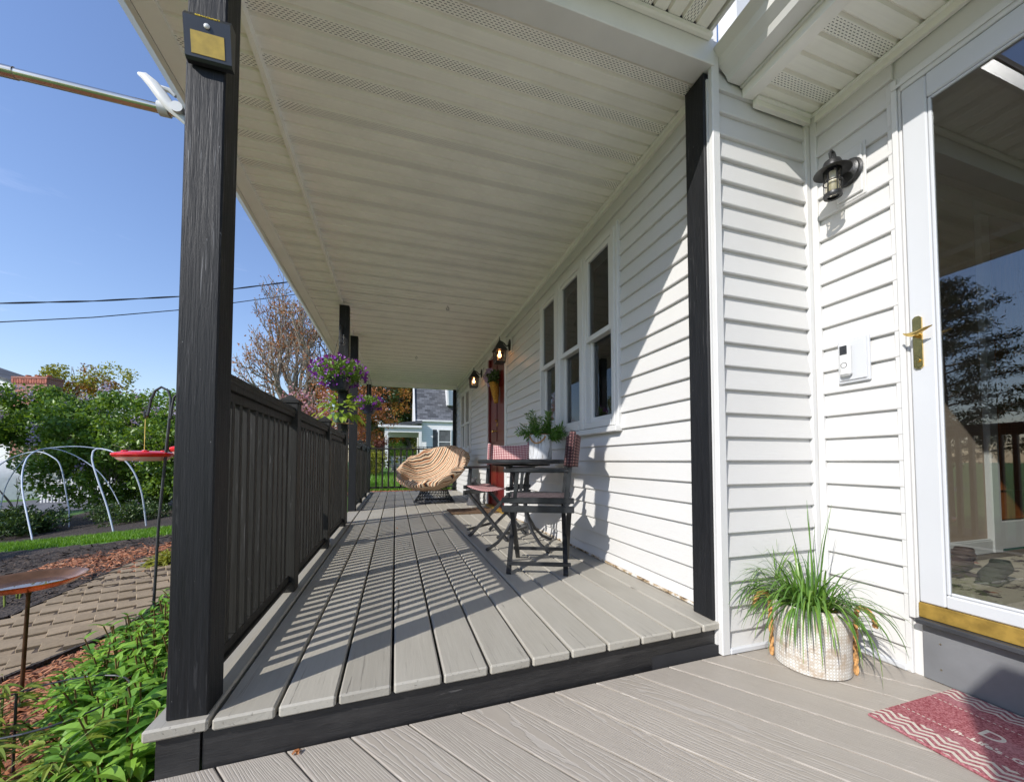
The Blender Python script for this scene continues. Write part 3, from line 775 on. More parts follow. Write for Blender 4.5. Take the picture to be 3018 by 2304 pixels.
siding('y', 1.46, 9.09, .1035, .015, 2.49, XW, -1, OPW)
siding('x', 1.392, 1.955, .1063, -.135, 2.60, 1.33, -1)
siding('y', .985, 1.305, .1063, -.135, 2.41, XD, -1, [(.0, .99, -.2, 2.27)])
siding('y', -2.2, .01, .1063, -.135, 2.41, XD, -1)
# starter strip / dirt line at the foot of the porch wall
b = MB(); b.box(XW-.022, XW, 1.46, 4.74, .001, .016, .003); hobj(b, 'starter_strip', 'dirty_strip')
# frieze / J-channels
def jch(y0, y1, x, z, s=-1):
    b = MB(); b.prism([(x, z), (x+s*.030, z), (x+s*.030, z-.006), (x+s*.018, z-.010), (x+s*.020, z-.042), (x, z-.042)], y0, y1, 'y'); hobj(b, 'ceiling_trim', 'soffit_trim')
jch(1.46, 9.09, XW-.0025, 2.498)
jch(-2.2, 1.315, XD-.003, 2.409)
b = MB(); b.prism([(1.314, 2.409), (1.284, 2.409), (1.284, 2.402), (1.296, 2.398), (1.294, 2.368), (1.314, 2.368)], 1.60, 1.95, 'x'); hobj(b, 'ceiling_trim', 'soffit_trim')
# corner trims
b = MB(); b.box(1.350, 1.392, 1.306, 1.331, -.137, 2.612, .003); b.box(1.346, 1.3665, 1.3315, 1.345, -.13, 2.45); hobj(b, 'corner_trim', 'white_trim')
b = MB(); b.box(1.93, 1.978, 1.308, 1.3285, -.133, 2.405, .003); b.box(1.957, 1.977, 1.280, 1.3075, -.133, 2.405, .003); hobj(b, 'corner_trim', 'white_trim')
b = MB(); b.box(1.384, 1.402, 9.05, 9.12, 0, 2.42, .002); hobj(b, 'corner_trim', 'white_trim')
b = MB(); b.box(1.392, 1.96, 1.304, 1.328, -.139, -.112, .006); b.box(1.955, 1.979, 1.0, 1.30, -.139, -.112, .006); hobj(b, 'starter_strip', 'white_enamel')
# ---- windows of the porch wall
def sash_unit(y0, y1, z0, z1, win, zm=1.605, mull=0):
    fr = .038
    b = MB()        # frame
    b.box(XW-.045, XW+.03, y0, y0+fr, z0, z1, .003); b.box(XW-.045, XW+.03, y1-fr, y1, z0, z1, .003)
    b.box(XW-.045, XW+.03, y0+fr, y1-fr, z1-fr, z1, .003); b.box(XW-.052, XW+.03, y0+fr, y1-fr, z0, z0+.045, .003)
    f = hobj(b, 'window_frame', 'white_trim', win)
    def sash(za, zb, x, name):
        s = .034; b = MB(); a0, a1 = y0+fr+.001, y1-fr-.001
        b.box(x-.018, x+.016, a0, a0+s, za, zb, .003); b.box(x-.018, x+.016, a1-s, a1, za, zb, .003)
        b.box(x-.018, x+.016, a0+s, a1-s, zb-s, zb, .003); b.box(x-.018, x+.016, a0+s, a1-s, za, za+s*1.15, .003)
        if mull:
            for q in range(1, mull): yy = a0+s+(a1-a0-2*s)*q/mull; b.box(x-.008, x+.004, yy-.006, yy+.006, za+s, zb-s)
        hobj(b, 'sash', 'white_trim', win)
        b = MB(); b.box(x-.002, x+.002, a0+s*.6, a1-s*.6, za+s*.6, zb-s*.6); hobj(b, 'pane', 'window_glass', win)
    sash(zm-.017, z1-fr-.001, XW-.022, 'upper'); sash(z0+.046, zm+.018, XW+.012, 'lower')
def window_group(ys, z0, z1, zm, mull=0):
    e = thing('window', None, None, (0, (ys[0]+ys[-1])/2-HO.y, (z0+z1)/2)); e.parent = house; e['wpos'] = (XW, (ys[0]+ys[-1])/2, (z0+z1)/2)
    for a, c in zip(ys[:-1], ys[1:]): sash_unit(a+.014, c-.014, z0+.03, z1-.03, e, zm, mull)
    b = MB(); t = .028; Y0, Y1 = ys[0]-.012, ys[-1]+.012
    b.box(XW-.034, XW, Y0, Y0+t, z0, z1, .004); b.box(XW-.034, XW, Y1-t, Y1, z0, z1, .004); b.box(XW-.034, XW, Y0+t, Y1-t, z1-t, z1, .004)
    for yy in ys[1:-1]: b.box(XW-.050, XW, yy-.014, yy+.014, z0+.03, z1-.03, .003)
    hobj(b, 'casing', 'white_trim', e)
    b = MB(); b.box(XW-.058, XW, Y0-.004, Y1+.004, z0-.012, z0+.026, .004); hobj(b, 'sill', 'white_trim', e)
    b = MB(); b.box(XW+.16, XW+.165, ys[0]-.2, ys[-1]+.2, z0-.1, z1+.1); 
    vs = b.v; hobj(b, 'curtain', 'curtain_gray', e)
window_group([2.125, 2.580, 3.045, 3.495], .905, 2.285, 1.60)
window_group([7.21, 7.75, 8.29], .885, 2.19, 1.46, 3)
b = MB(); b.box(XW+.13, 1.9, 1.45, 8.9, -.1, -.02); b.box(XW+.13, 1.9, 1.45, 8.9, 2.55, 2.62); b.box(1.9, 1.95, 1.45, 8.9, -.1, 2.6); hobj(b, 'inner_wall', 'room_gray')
# ---- red entry door under the porch
e = thing('entry_door', None, None, (0, 5.28-HO.y, 0)); e.parent = house; e['wpos'] = (XW, 5.28, 0); tag(e, 'dark red panelled door, bright red where the sun reaches its foot')
b = MB(); b.box(XW-.035, XW, 4.735, 4.79, .0, 2.33, .004); b.box(XW-.035, XW, 5.76, 5.815, .0, 2.33, .004); b.box(XW-.035, XW, 4.79, 5.76, 2.27, 2.355, .004); hobj(b, 'casing', 'white_trim', e)
b = MB(); b.box(XW+.012, XW+.05, 4.79, 5.76, .035, 2.27)
for (a0, a1) in ((4.88, 5.22), (5.32, 5.67)):
    for (c0, c1) in ((.22, .80), (.98, 1.62), (1.76, 2.12)):
        b.box(XW+.001, XW+.0115, a0, a1, c0, c1, .006)
hobj(b, 'door_slab', 'door_red', e)
b = MB(); b.box(XW-.022, XW+.011, 4.79, 4.85, .035, 2.27, .003); b.box(XW-.022, XW+.011, 5.70, 5.76, .035, 2.27, .003); hobj(b, 'door_frame', 'door_red', e)
b = MB(); b.box(XW-.06, XW+.01, 4.79, 5.76, .002, .034, .004); hobj(b, 'threshold', 'brass_dull', e)
b = MB(); b.box(XW-.006, XW+.0005, 5.24, 5.30, 1.20, 1.25, .002); b.tube([(XW-.001, 5.27, 1.28), (XW-.03, 5.27, 1.28)], .018, 12); b.tube([(XW-.002, 5.27, 1.13), (XW-.045, 5.27, 1.13), (XW-.05, 5.21, 1.125)], .012, 8); b.ball((XW-.05, 5.34, 1.13), .02); hobj(b, 'handle', 'brass', e, True)
# ---- storm door on the near wall
e = thing('storm_door', None, None, (XD-HO.x, .5-HO.y, .1)); e.parent = house; e['wpos'] = (XD, .5, .1)
tag(e, 'white full-glass storm door with brass lever and kick plate')
b = MB()    # outside casing with stepped moulding
for (d, a, c) in ((.016, .985, 1.006), (.030, .966, .9845), (.022, .956, .9655)):
    b.box(XD-d, XD, a, c, -.139 if d < .02 else .085, 2.27-.0*a, .002)
b.box(XD-.028, XD, .02, .9555, 2.205, 2.262, .004); b.box(XD-.036, XD-.0285, .02, .98, 2.225, 2.24, .002)
b.box(XD-.016, XD, -.01, .02, -.139, 2.27, .002); b.box(XD-.030, XD-.0165, .0, .018, .09, 2.262, .002)
hobj(b, 'casing', 'white_trim', e)
YA, YB = .055, .951
b = MB(); st = .074
b.box(XD-.032, XD-.006, YB-st, YB, .155, 2.2, .005); b.box(XD-.032, XD-.006, YA, YA+st, .155, 2.2, .005)
b.box(XD-.032, XD-.006, YA+st, YB-st, 2.106, 2.2, .005); b.box(XD-.032, XD-.006, YA+st, YB-st, .155, .203, .005)
# glass bead
for (a0, a1, c0, c1) in ((YB-st-.011, YB-st-.0005, .2035, 2.1055), (YA+st+.0005, YA+st+.011, .2035, 2.1055)): b.box(XD-.026, XD-.012, a0, a1, c0, c1, .003)
b.box(XD-.026, XD-.012, YA+st+.0115, YB-st-.0115, 2.095, 2.1055, .003); b.box(XD-.026, XD-.012, YA+st+.0115, YB-st-.0115, .2035, .214, .003)
hobj(b, 'door_frame', 'white_enamel', e)
b = MB(); b.box(XD-.021, XD-.017, YA+st+.004, YB-st-.004, .208, 2.10); hobj(b, 'pane', 'door_glass', e)
b = MB(); b.box(XD-.034, XD-.010, YA, YB+.002, .098, .1535, .002); hobj(b, 'kick_plate', 'brass_dull', e)
b = MB(); b.box(XD-.060, XD, .02, .954, .078, .0965, .003); hobj(b, 'threshold', 'iron_gray', e)
b = MB(); b.prism([(yy, zz) for yy, zz in [(.9105, 1.066), (.918, 1.058), (.930, 1.058), (.9375, 1.066), (.9375, 1.256), (.930, 1.264), (.918, 1.264), (.9105, 1.256)]], XD-.0395, XD-.0325, 'x')
b.tube([(XD-.039, .924, 1.090), (XD-.046, .924, 1.090)], .007, 10)
hobj(b, 'handle_plate', 'brass', e)
b = MB(); b.tube([(XD-.036, .924, 1.190), (XD-.075, .924, 1.190)], .009, 10)
b.tube([(XD-.072, .950, 1.200), (XD-.074, .938, 1.192), (XD-.075, .924, 1.188), (XD-.076, .905, 1.190), (XD-.078, .885, 1.198), (XD-.080, .862, 1.204)], [.002, .006, .009, .0075, .0065, .002], 10)
hobj(b, 'handle', 'brass', e, True)
b = MB(); b.box(XD-.010, XD+.0, .0, .956, -.137, .077, .002); o = hobj(b, 'riser_board', 'riser_gray', house)
b = MB()
for (yy, zz) in ((.905, .01), (.905, -.085), (.45, .01), (.45, -.085)): b.tube([(XD-.0095, yy, zz), (XD-.0125, yy, zz)], .0035, 8)
hobj(b, 'screw', 'steel', house)
# interior seen through the storm door
b = MB(); b.box(2.10, 3.60, 1.415, 1.47, .12, 2.5); b.box(3.60, 6, 1.52, 1.56, .12, 2.5); b.box(5.9, 6, -1, 1.5, .12, 2.5); b.box(2.10, 6, -1.06, -1.0, .12, 2.5); b.box(2.1, 6, -1, 1.5, 2.45, 2.5); hobj(b, 'inner_wall', 'beige_wall')
b = MB(); b.box(2.10, 3.60, 1.398, 1.4135, .122, .21, .003); b.box(2.10, 3.60, 1.392, 1.3975, .122, .20, .002); b.box(3.60, 3.69, 1.385, 1.5, .122, 2.3, .003); b.box(3.70, 4.9, 1.43, 1.5, .122, .30, .003); b.box(4.62, 4.7, 1.40, 1.5, .3, 2.3, .003); hobj(b, 'inner_trim', 'white_trim')
b = MB(); b.box(3.72, 4.6, 1.45, 1.51, .31, 2.25); 
for (a0, a1) in ((3.84, 4.12), (4.2, 4.48)):
    for (c0, c1) in ((.5, 1.05), (1.2, 2.05)): b.box(a0, a1, 1.438, 1.4495, c0, c1, .006)
hobj(b, 'inner_door', 'wood_brown')
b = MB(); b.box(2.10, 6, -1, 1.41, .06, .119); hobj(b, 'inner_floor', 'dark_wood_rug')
for (nm, lb, x, y, m, sc, rz) in (('shoe', 'brown leather shoe nearest the glass inside the storm door', 2.62, 1.18, 'shoe_brown', 1., 2.9), ('shoe', 'brown leather shoe behind its pair on the entry rug', 2.86, 1.26, 'shoe_brown', 1., 3.0), ('shoe', 'olive green slipper on the entry rug in front of the brown shoes', 2.72, 1.05, 'shoe_olive', .9, 3.3)):
    b = MB(); pts = [(-.13, 0, .055), (-.10, 0, .06), (-.04, 0, .055), (.04, 0, .045), (.10, 0, .035), (.14, 0, .028)]
    b.tube(pts, [.025, .042, .040, .040, .040, .018], 12); b.v = [(px, py*(1.05), max(pz, .004)) for px, py, pz in [tuple(q) for q in b.v]]
    b.box(-.14, .15, -.042, .042, 0, .012, .005); b.tube([(-.09, 0, .085), (-.09, 0, .10)], [.040, .034], 12, cap=False)
    o = link('shoe', b.mesh('shoe', m, True), None, (x, y, .131), (0, 0, rz)); o.scale = (sc,)*3; tag(o, lb, 'shoe', 'shoes inside the storm door')
b = MB(); b.box(2.16, 4.6, .05, 1.30, .1195, .130, .004); tag(b.obj('rug', 'rug'), 'beige patterned rug on the entry floor behind the storm door', 'rug')
# ---- porch roof: ceiling panels, beam, fascia
cx0, cx1 = -.588, 1.376
def panel_profile(across0, n, z, h=.014, p=.073):
    """flutes with V-grooves between; returns list of (u,z)"""
    pr = []; u = across0
    for i in range(n):
        pr += [(u, z+h), (u+.005, z), (u+p-.012, z), (u+p-.0015, z+h)]
        u += p
    return pr
y = 1.405; ci = 0
def cpanel(x0, x1, yc, z, name='soffit_panel', m='soffit_x'):
    b = MB(); pr = panel_profile(-.1095, 3, 0); pr += [(.1095, .014), (-.1095, .014)]
    b.prism([(u, v) for u, v in pr], x0, x1, 'x', cap=False); b.v = [tuple(v) for v in b.v]
    return b
ma = cpanel(-(cx1-cx0)/2, (cx1-cx0)/2, 0, 0).mesh('soffit_panel', 'soffit_x')
mb_ = cpanel(-.148, .148, 0, 0).mesh('soffit_panel', 'soffit_x')
yc = 1.447
while yc < 9.05:
    link('soffit_panel', ma, house, (Vector(((cx0+cx1)/2, yc, ZC)) - HO))
    link('soffit_panel', mb_, house, (Vector((-.752, yc, 2.472)) - HO)); yc += .219
b = MB(); b.prism([(-.606, 2.455), (-.585, 2.455), (-.585, 2.51), (-.606, 2.51)], 1.40, 9.06, 'y'); hobj(b, 'ceiling_trim', 'soffit_trim')
b = MB(); b.prism([(-.975, 2.44), (-.900, 2.455), (-.900, 2.50), (-.975, 2.50)], 1.03, 9.12, 'y'); hobj(b, 'eave_trim', 'soffit_trim')
b = MB(); b.prism([(-.978, 2.438), (-1.00, 2.438), (-1.045, 2.475), (-1.05, 2.53), (-1.075, 2.56), (-1.075, 2.575), (-.978, 2.575)], 1.03, 9.12, 'y'); hobj(b, 'gutter', 'gutter_white')
b = MB(); b.box(-.98, 1.36, 1.30, 1.40, 2.487, 2.609, .003); hobj(b, 'beam', 'gutter_white')
b = MB(); b.prism([(1.298, 2.609), (1.276, 2.609), (1.276, 2.592), (1.284, 2.588), (1.298, 2.588)], -.98, 1.33, 'x'); hobj(b, 'beam_trim', 'soffit_trim')
b = MB(); b.box(-.98, 1.38, 8.98, 9.08, 2.40, 2.51, .003); hobj(b, 'beam', 'soffit_trim')
b = MB(); b.box(XW-.09, XW-.03, 8.99, 9.07, .0, 2.40, .003); 
# upper soffit in front of the beam: flutes run along Y
us = MB(); pr = panel_profile(-.1095, 3, 0); pr += [(.1095, .014), (-.1095, .014)]; us.prism(pr, -.1225, .1225, 'y', cap=False); um = us.mesh('soffit_panel', 'soffit_y')
xc = 1.205-.0365+.03
while xc > -.95:
    link('soffit_panel', um, house, (Vector((xc, 1.155, 2.612)) - HO)); xc -= .219
b = MB(); b.box(-.98, 1.31, 1.012, 1.032, 2.60, 2.68); b.box(1.31, 1.325, 1.012, 1.30, 2.605, 2.70); hobj(b, 'rake_fascia', 'gutter_white')
b = MB(); b.box(-1.0, 1.325, 1.012, 9.14, 2.70, 2.73); hobj(b, 'roof', 'shingle')
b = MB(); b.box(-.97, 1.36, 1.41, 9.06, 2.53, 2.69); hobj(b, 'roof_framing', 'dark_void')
b = MB(); b.box(1.36, 6, 1.5, 9.14, 2.64, 2.74); hobj(b, 'roof', 'shingle')
# entry roof soffit: flutes along X, x 1.595..1.965
es = MB(); pr = panel_profile(-.1095, 3, 0); pr += [(.1095, .014), (-.1095, .014)]; es.prism(pr, -.19, .19, 'x', cap=False); em = es.mesh('soffit_panel', 'soffit_x')
yc = 1.208
while yc > -2.1:
    link('soffit_panel', em, house, (Vector((1.78, yc, 2.412)) - HO)); yc -= .219
b = MB(); b.prism([(1.535, 2.398), (1.598, 2.404), (1.598, 2.45), (1.535, 2.45)], -2.2, 1.312, 'y'); hobj(b, 'eave_trim', 'soffit_trim')
b = MB(); b.box(1.521, 1.5345, -2.2, 1.312, 2.44, 2.57); hobj(b, 'entry_fascia', 'gutter_white')
gp = [(1.520, 2.448), (1.448, 2.448), (1.436, 2.470), (1.400, 2.500), (1.392, 2.535), (1.372, 2.556), (1.360, 2.572), (1.363, 2.574), (1.376, 2.560), (1.397, 2.538), (1.404, 2.503), (1.440, 2.474), (1.452, 2.452), (1.516, 2.452), (1.516, 2.574), (1.520, 2.574)]
b = MB(); b.prism(gp, -2.2, 1.306, 'y'); b.prism([gp[i] for i in (0, 1, 2, 3, 4, 5, 6, 15)], 1.3065, 1.311, 'y'); hobj(b, 'gutter', 'gutter_white')
b = MB(); b.box(1.50, 6, -2.2, 1.48, 2.585, 2.62); hobj(b, 'roof', 'shingle')
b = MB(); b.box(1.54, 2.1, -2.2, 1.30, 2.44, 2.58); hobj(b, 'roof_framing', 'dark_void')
# eye hooks in the ceiling
for (x, yy, lb) in ((-.02+.58, 4.35, 'rusty hook screwed into the porch ceiling nearer the table'), (.32, 6.6, 'small ring hook in the porch ceiling above the round chair')):
    b = MB(); b.tube([(0, 0, 0), (0, 0, -.02)], .003, 6); b.tube([(.016*math.sin(t*.5), 0, -.036+.016*math.cos(t*.5)) for t in range(12)], .0035, 6)
    o = link('ceiling_hook', b.mesh('ceiling_hook', 'black_metal', True), None, (x, yy, ZC)); tag(o, lb, 'hook', 'hooks in the porch ceiling')
# ================================================================== POSTS AND RAILINGS
def post(name, x0, x1, y0, y1, z0, z1, label, m='post_paint_plain', grp='black porch posts'):
    b = MB(); b.box(x0, x1, y0, y1, z0, z1, .004)
    if (y0 < 1.5): # more points along the length so that the edge is not ruler-straight
        pass
    o = b.obj(name, m); return tag(o, label, 'post', grp)
p1 = post('porch_post', -.583, -.487, 1.262, 1.362, .0, 2.487, 'black cracked-paint porch post nearest the camera, carrying the solar light', 'post_paint')
post('porch_post', 1.333, 1.395, 1.339, 1.456, .0, 2.487, 'slim black post standing against the white wall at the house corner')
post('porch_post', -.622, -.518, 4.56, 4.66, .0, 2.455, 'black porch post with the purple flower basket hanging on it')
post('porch_post', -.626, -.524, 5.66, 5.76, .0, 2.455, 'black porch post on the far side of the step opening')
post('porch_post', -.63, -.535, 8.88, 8.97, .0, 2.40, 'farthest black porch post on the garden side')
post('porch_post', 1.30, 1.372, 8.98, 9.06, .0, 2.40, 'black post at the far end of the porch against the house wall')
# nails / knots on the near post
b = MB(); b.lathe([(.0, 0), (.012, .0), (.008, .004), (0, .005)], 10); 
def newel(parent, x, y, cap=True, w=.086, h=1.012):
    b = MB(); b.box(x-w/2, x+w/2, y-w/2, y+w/2, 0, h, .003); b.box(x-w/2-.006, x+w/2+.006, y-w/2-.006, y+w/2+.006, h+.0005, h+.012, .002)
    b.add([(x-w/2-.006, y-w/2-.006, h+.0125), (x+w/2+.006, y-w/2-.006, h+.0125), (x+w/2+.006, y+w/2+.006, h+.0125), (x-w/2-.006, y+w/2+.006, h+.0125), (x, y, h+.052)], [(0, 1, 4), (1, 2, 4), (2, 3, 4), (3, 0, 4), (3, 2, 1, 0)])
    o = b.obj('newel_post', 'rail_paint', parent); 
def rail_section(parent, y0, y1, x, n, wx=.034, wy=.026):
    b = MB(); pr = [(x-.030, .935), (x+.030, .935), (x+.030, .952), (x+.036, .958), (x+.036, .968), (x+.029, .974), (x+.029, .984), (x+.020, .992), (x-.020, .992), (x-.029, .984), (x-.029, .974), (x-.036, .968), (x-.036, .958), (x-.030, .952)]
    b.prism(pr, y0, y1, 'y'); b.obj('top_rail', 'rail_paint', parent)
    b = MB(); b.box(x-.016, x+.016, y0, y1, .900, .934, .002); b.obj('top_rail', 'rail_paint', parent)
    b = MB(); b.box(x-.016, x+.016, y0, y1, .058, .092, .002); b.box(x-.028, x+.028, y0, y1, .046, .0575, .002); b.obj('bottom_rail', 'rail_paint', parent)
    bm = MB(); bm.box(-wx/2, wx/2, -wy/2, wy/2, -.404, .404, .002); bm = bm.mesh('baluster', 'rail_paint')
    for k in range(n):
        link('baluster', bm, parent, (x, y0+(y1-y0)*(k+1)/(n+1), .496), (random.gauss(0, .003), random.gauss(0, .006), random.gauss(0, .05)))
xr = -.552
t = thing('porch_railing', 'dark railing along the garden side, from the near post to the flower baskets', 'railing', (0, 0, 0), group='porch railings')
rail_section(t, 1.364, 2.285, xr, 11); newel(t, xr, 2.329)
rail_section(t, 2.373, 3.325, xr, 11); newel(t, xr, 3.369)
rail_section(t, 3.413, 4.385, xr, 11); newel(t, xr, 4.429)
t = thing('porch_railing', 'dark railing on the garden side beyond the step opening', 'railing', (0, 0, 0), group='porch railings')
rail_section(t, 5.765, 6.72, xr-.02, 11); newel(t, xr-.02, 6.764); rail_section(t, 6.808, 7.75, xr-.02, 11); newel(t, xr-.02, 7.794); rail_section(t, 7.84, 8.875, xr-.02, 11)
t = thing('porch_railing', 'dark railing with wide-spaced balusters across the far end of the porch', 'railing', (0, 0, 0), group='porch railings')
b = MB(); b.box(-.533, 1.298, 8.885, 8.955, .955, .990, .004); b.obj('top_rail', 'rail_paint', t)
b = MB(); b.box(-.533, 1.298, 8.90, 8.94, .085, .125, .003); b.obj('bottom_rail', 'rail_paint', t)
bm = MB(); bm.box(-.018, .018, -.018, .018, -.4145, .4145, .002); bm = bm.mesh('baluster', 'rail_paint')
for k in range(13): link('baluster', bm, t, (-.412+.131*k, 8.92, .540), (0, 0, 0))
t = thing('stair_rail', 'short dark handrail sloping down from the porch opening to the garden', 'handrail')
b = MB(); b.bar((-.63, 5.71, .95), (-1.55, 5.71, .42), .05, .035); b.obj('rail', 'rail_paint', t)
b = MB(); b.box(-1.58, -1.50, 5.67, 5.75, Z(-1.5, 5.7), .46, .003); b.obj('newel_post', 'rail_paint', t)
t = thing('porch_steps', 'grey steps down to the garden between the two porch posts', 'steps')
for i in range(3):
    b = MB(); b.box(-.92-.28*i, -.612-.28*i if i else -.64, 4.70, 5.62, -.06-.11*i-.03, -.03-.11*i-.03, .004); b.obj('step', 'deck_paint', t)
# black rubber strip mat at the opening
b = MB()
for k in range(34): b.box(-.62+.0, -.50, 4.70+.0270*k, 4.716+.0270*k, .0005, .006)
# ================================================================== SOLAR LIGHT on the near post
t = thing('solar_light', 'small black solar light with amber panel screwed to the near post', 'light', (-.5185, 1.262, 1.885))
b = MB(); b.box(-.052, .052, -.004, -.0005, -.050, .080, .002); b.obj('back_plate', 'black_plastic', t)
b = MB(); # wedge body: deeper at the bottom? front face tilts down
pr = [(-.004, .066), (-.034, .066), (-.043, .0495), (-.024, -.050), (-.018, -.056), (-.004, -.056)]
b.prism(pr, -.056, .056, 'x'); b.obj('body', 'black_plastic', t)
def onface(u, v, d=0.0006):   # front tilted face from (-.052,.036) to (-.040,-.056)
    f = (.0495-v)/.0995; return (u, -.043+.019*f-d, v)
b = MB(); q = [(-.040, .014), (.040, .014), (.040, -.042), (-.040, -.042)]
b.add([onface(u, v, .0012) for u, v in q]+[onface(u, v, -.001) for u, v in q], [(0, 3, 2, 1), (0, 1, 5, 4), (1, 2, 6, 5), (2, 3, 7, 6), (3, 0, 4, 7)]); b.obj('panel', 'led_panel', t)
b = MB(); b.ball(onface(0, .031, .001), .0075, 14, 8, (1, .6, 1)); b.obj('sensor', 'white_plastic', t, True)
b = MB(); b.tube([(.012, -.005, .0745), (.012, -.0095, .0745)], .0035, 10); b.obj('screw', 'steel', t)
def text(s, size, m, parent, loc, rot, ext=.0006, name='lettering', sx=1, bold=0):
    c = bpy.data.curves.new('t', 'FONT'); c.body = s; c.size = size; c.extrude = ext; c.align_x = 'CENTER'; c.align_y = 'CENTER'; c.offset = bold
    o = bpy.data.objects.new('t', c); COL.objects.link(o); bpy.context.view_layer.update()
    me = bpy.data.meshes.new_from_object(o.evaluated_get(bpy.context.evaluated_depsgraph_get())); bpy.data.objects.remove(o)
    me.materials.clear(); me.materials.append(MATS[m]); q = link(name, me, parent, loc, rot); q.scale = (sx, 1, 1); return q
# narrow strip above the sensor carries the maker's lettering, upside down
b = MB(); n = Vector((0, -.878, .479)); text('URPOWER', .0125, 'print_gold', t, tuple(Vector((0, -.0385, .0578))+n*.0009), tuple((Matrix.Rotation(R(61.4), 3, 'X') @ Matrix.Rotation(R(180), 3, 'Z')).to_euler()), .0004, bold=.0003)
# ================================================================== FLAGPOLE + clip beside the near post
t = thing('flag_pole', 'shiny metal flag pole reaching from the left frame edge to the near post', 'pole')
A = Vector((-1.30, 1.335, 1.782)); B = Vector((-.584, 1.335, 1.722)); dd = (B-A).normalized()
A2 = Vector((-.985, 1.325, 1.737))
A = A2 + (A2-Vector((-.60, 1.325, 1.728)))*1.6
b = MB(); b.tube([A, A2], .0148, 20); b.obj('tube', 'steel', t, True)
b = MB(); b.tube([A2-(A2-A).normalized()*.0, Vector((-.5835, 1.325, 1.7275))], .0128, 20); b.obj('tube', 'steel', t, True)
t = thing('flag_clip', 'white plastic clip ring gripping the metal flag pole', 'clip', (-.66, 1.325, 1.73))
b = MB(); b.tube([(-.012, 0, 0), (.012, 0, 0)], .0185, 20); b.obj('collar', 'white_plastic', t, True)
b = MB()
b.tube([(-.055, -.012, .078), (-.040, -.017, .072), (-.018, -.021, .052), (.006, -.021, .020), (.026, -.021, -.006), (.045, -.018, -.022), (.070, -.014, -.045)], [.005, .011, .015, .016, .014, .012, .007], 10); b.v = [(x, -.018+(y+.018)*.6, z) for x, y, z in [tuple(q) for q in b.v]]
b.obj('lever', 'white_plastic', t, True)
b = MB(); b.tube([(-.030, .004, .052), (-.010, .004, .066), (.010, .004, .064), (.024, .004, .050)], [.004, .007, .007, .004], 8); b.obj('thumb_tab', 'white_plastic', t, True)
b = MB(); b.tube([(.044, -.012, -.008), (.044, -.034, -.008)], .0155, 16); b.obj('knob', 'white_plastic', t, True)
# ================================================================== WALL LAMP by the storm door
t = thing('wall_lamp', 'black coach lamp with round hood beside the storm door', 'lamp', (1.98, 1.135, 1.99), group='wall lamps')
b = MB(); b.box(-.022, -.016+.0, -.085+.03, .085-.02, -.115, .125, .004); b.box(-.032, -.0225, -.045, .055, -.100, .112, .004); b.obj('mounting_block', 'vinyl_siding', t)
b = MB(); q = [(.0, 0), (.058, 0), (.060, .006), (.052, .012), (.050, .020), (.036, .028), (.0, .030)]
b.M = Matrix.Translation((-.033, .005, .01)) @ Matrix.Rotation(-math.pi/2, 4, 'Y'); b.lathe(q, 28); b.M = Matrix.Identity(4); b.obj('back_plate', 'black_metal', t, True)
LX, LY = -.128, .010
b = MB(); b.tube([(-.060, .005, .005), (-.085, .006, .015), (-.10, .008, .045), (LX+.012, LY, .088), (LX-.004, LY, .094), (LX-.012, LY, .082), (LX-.006, LY, .060), (LX, LY, .050)], .0062, 8); b.obj('arm', 'black_metal', t, True)
b = MB(); b.lathe([(.012, .050), (.030, .046), (.034, .036), (.036, .020), (.044, .014), (.066, .002), (.068, -.002), (.064, -.001), (.042, .006), (.030, .008)], 28, (LX, LY, 0), cap=False); b.obj('hood', 'black_metal', t, True)
b = MB()
for k in range(6):
    a = k*math.pi/3; b.tube([(LX+.031*math.cos(a), LY+.031*math.sin(a), .01), (LX+.031*math.cos(a), LY+.031*math.sin(a), -.108)], .0022, 6)
b.tube([(LX+.033*math.cos(k*math.pi/12), LY+.033*math.sin(k*math.pi/12), -.050) for k in range(24)], .0025, 6, True)
b.lathe([(.020, -.100), (.034, -.100), (.036, -.108), (.033, -.116), (.020, -.116)], 24, (LX, LY, 0), cap=False); b.obj('cage', 'black_metal', t, True)
b = MB(); b.lathe([(.0275, .005), (.0275, -.104), (.018, -.112), (.0, -.113)], 24, (LX, LY, 0), cap=False); b.obj('glass', 'lamp_glass', t, True)
b = MB(); b.mat('candle_white').lathe([(.012, .0), (.012, -.03), (.018, -.034), (.020, -.05)], 16, (LX, LY, 0)); b.mat('candle').lathe([(.021, -.050), (.021, -.085), (.016, -.098)], 16, (LX, LY, 0)); b.obj('bulb', None, t, True)
# ================================================================== DOORBELL
t = thing('doorbell', 'white video doorbell on a square mounting block by the storm door', 'doorbell', (1.98, 1.146, 1.15))
b = MB(); b.box(-.030, -.0155, -.060, .062, -.100, .100, .004); b.box(-.036, -.0305, -.052, .054, -.088, .090, .003); b.obj('mounting_block', 'white_enamel', t)
b = MB(); b.box(-.062, -.0365, -.004, .040, -.070, .072, .009); b.obj('body', 'white_plastic', t)
b = MB(); b.box(-.064, -.0622, .004, .033, .026, .066, .0008); b.tube([(-.0622, .018, .046), (-.066, .018, .046)], .008, 14); b.obj('camera_window', 'black_plastic', t)
b = MB(); b.tube([(-.0625, .018+.0115*math.cos(a*.2618), -.022+.0115*math.sin(a*.2618)) for a in range(24)], .0011, 5, True); b.obj('button_ring', 'black_plastic', t)
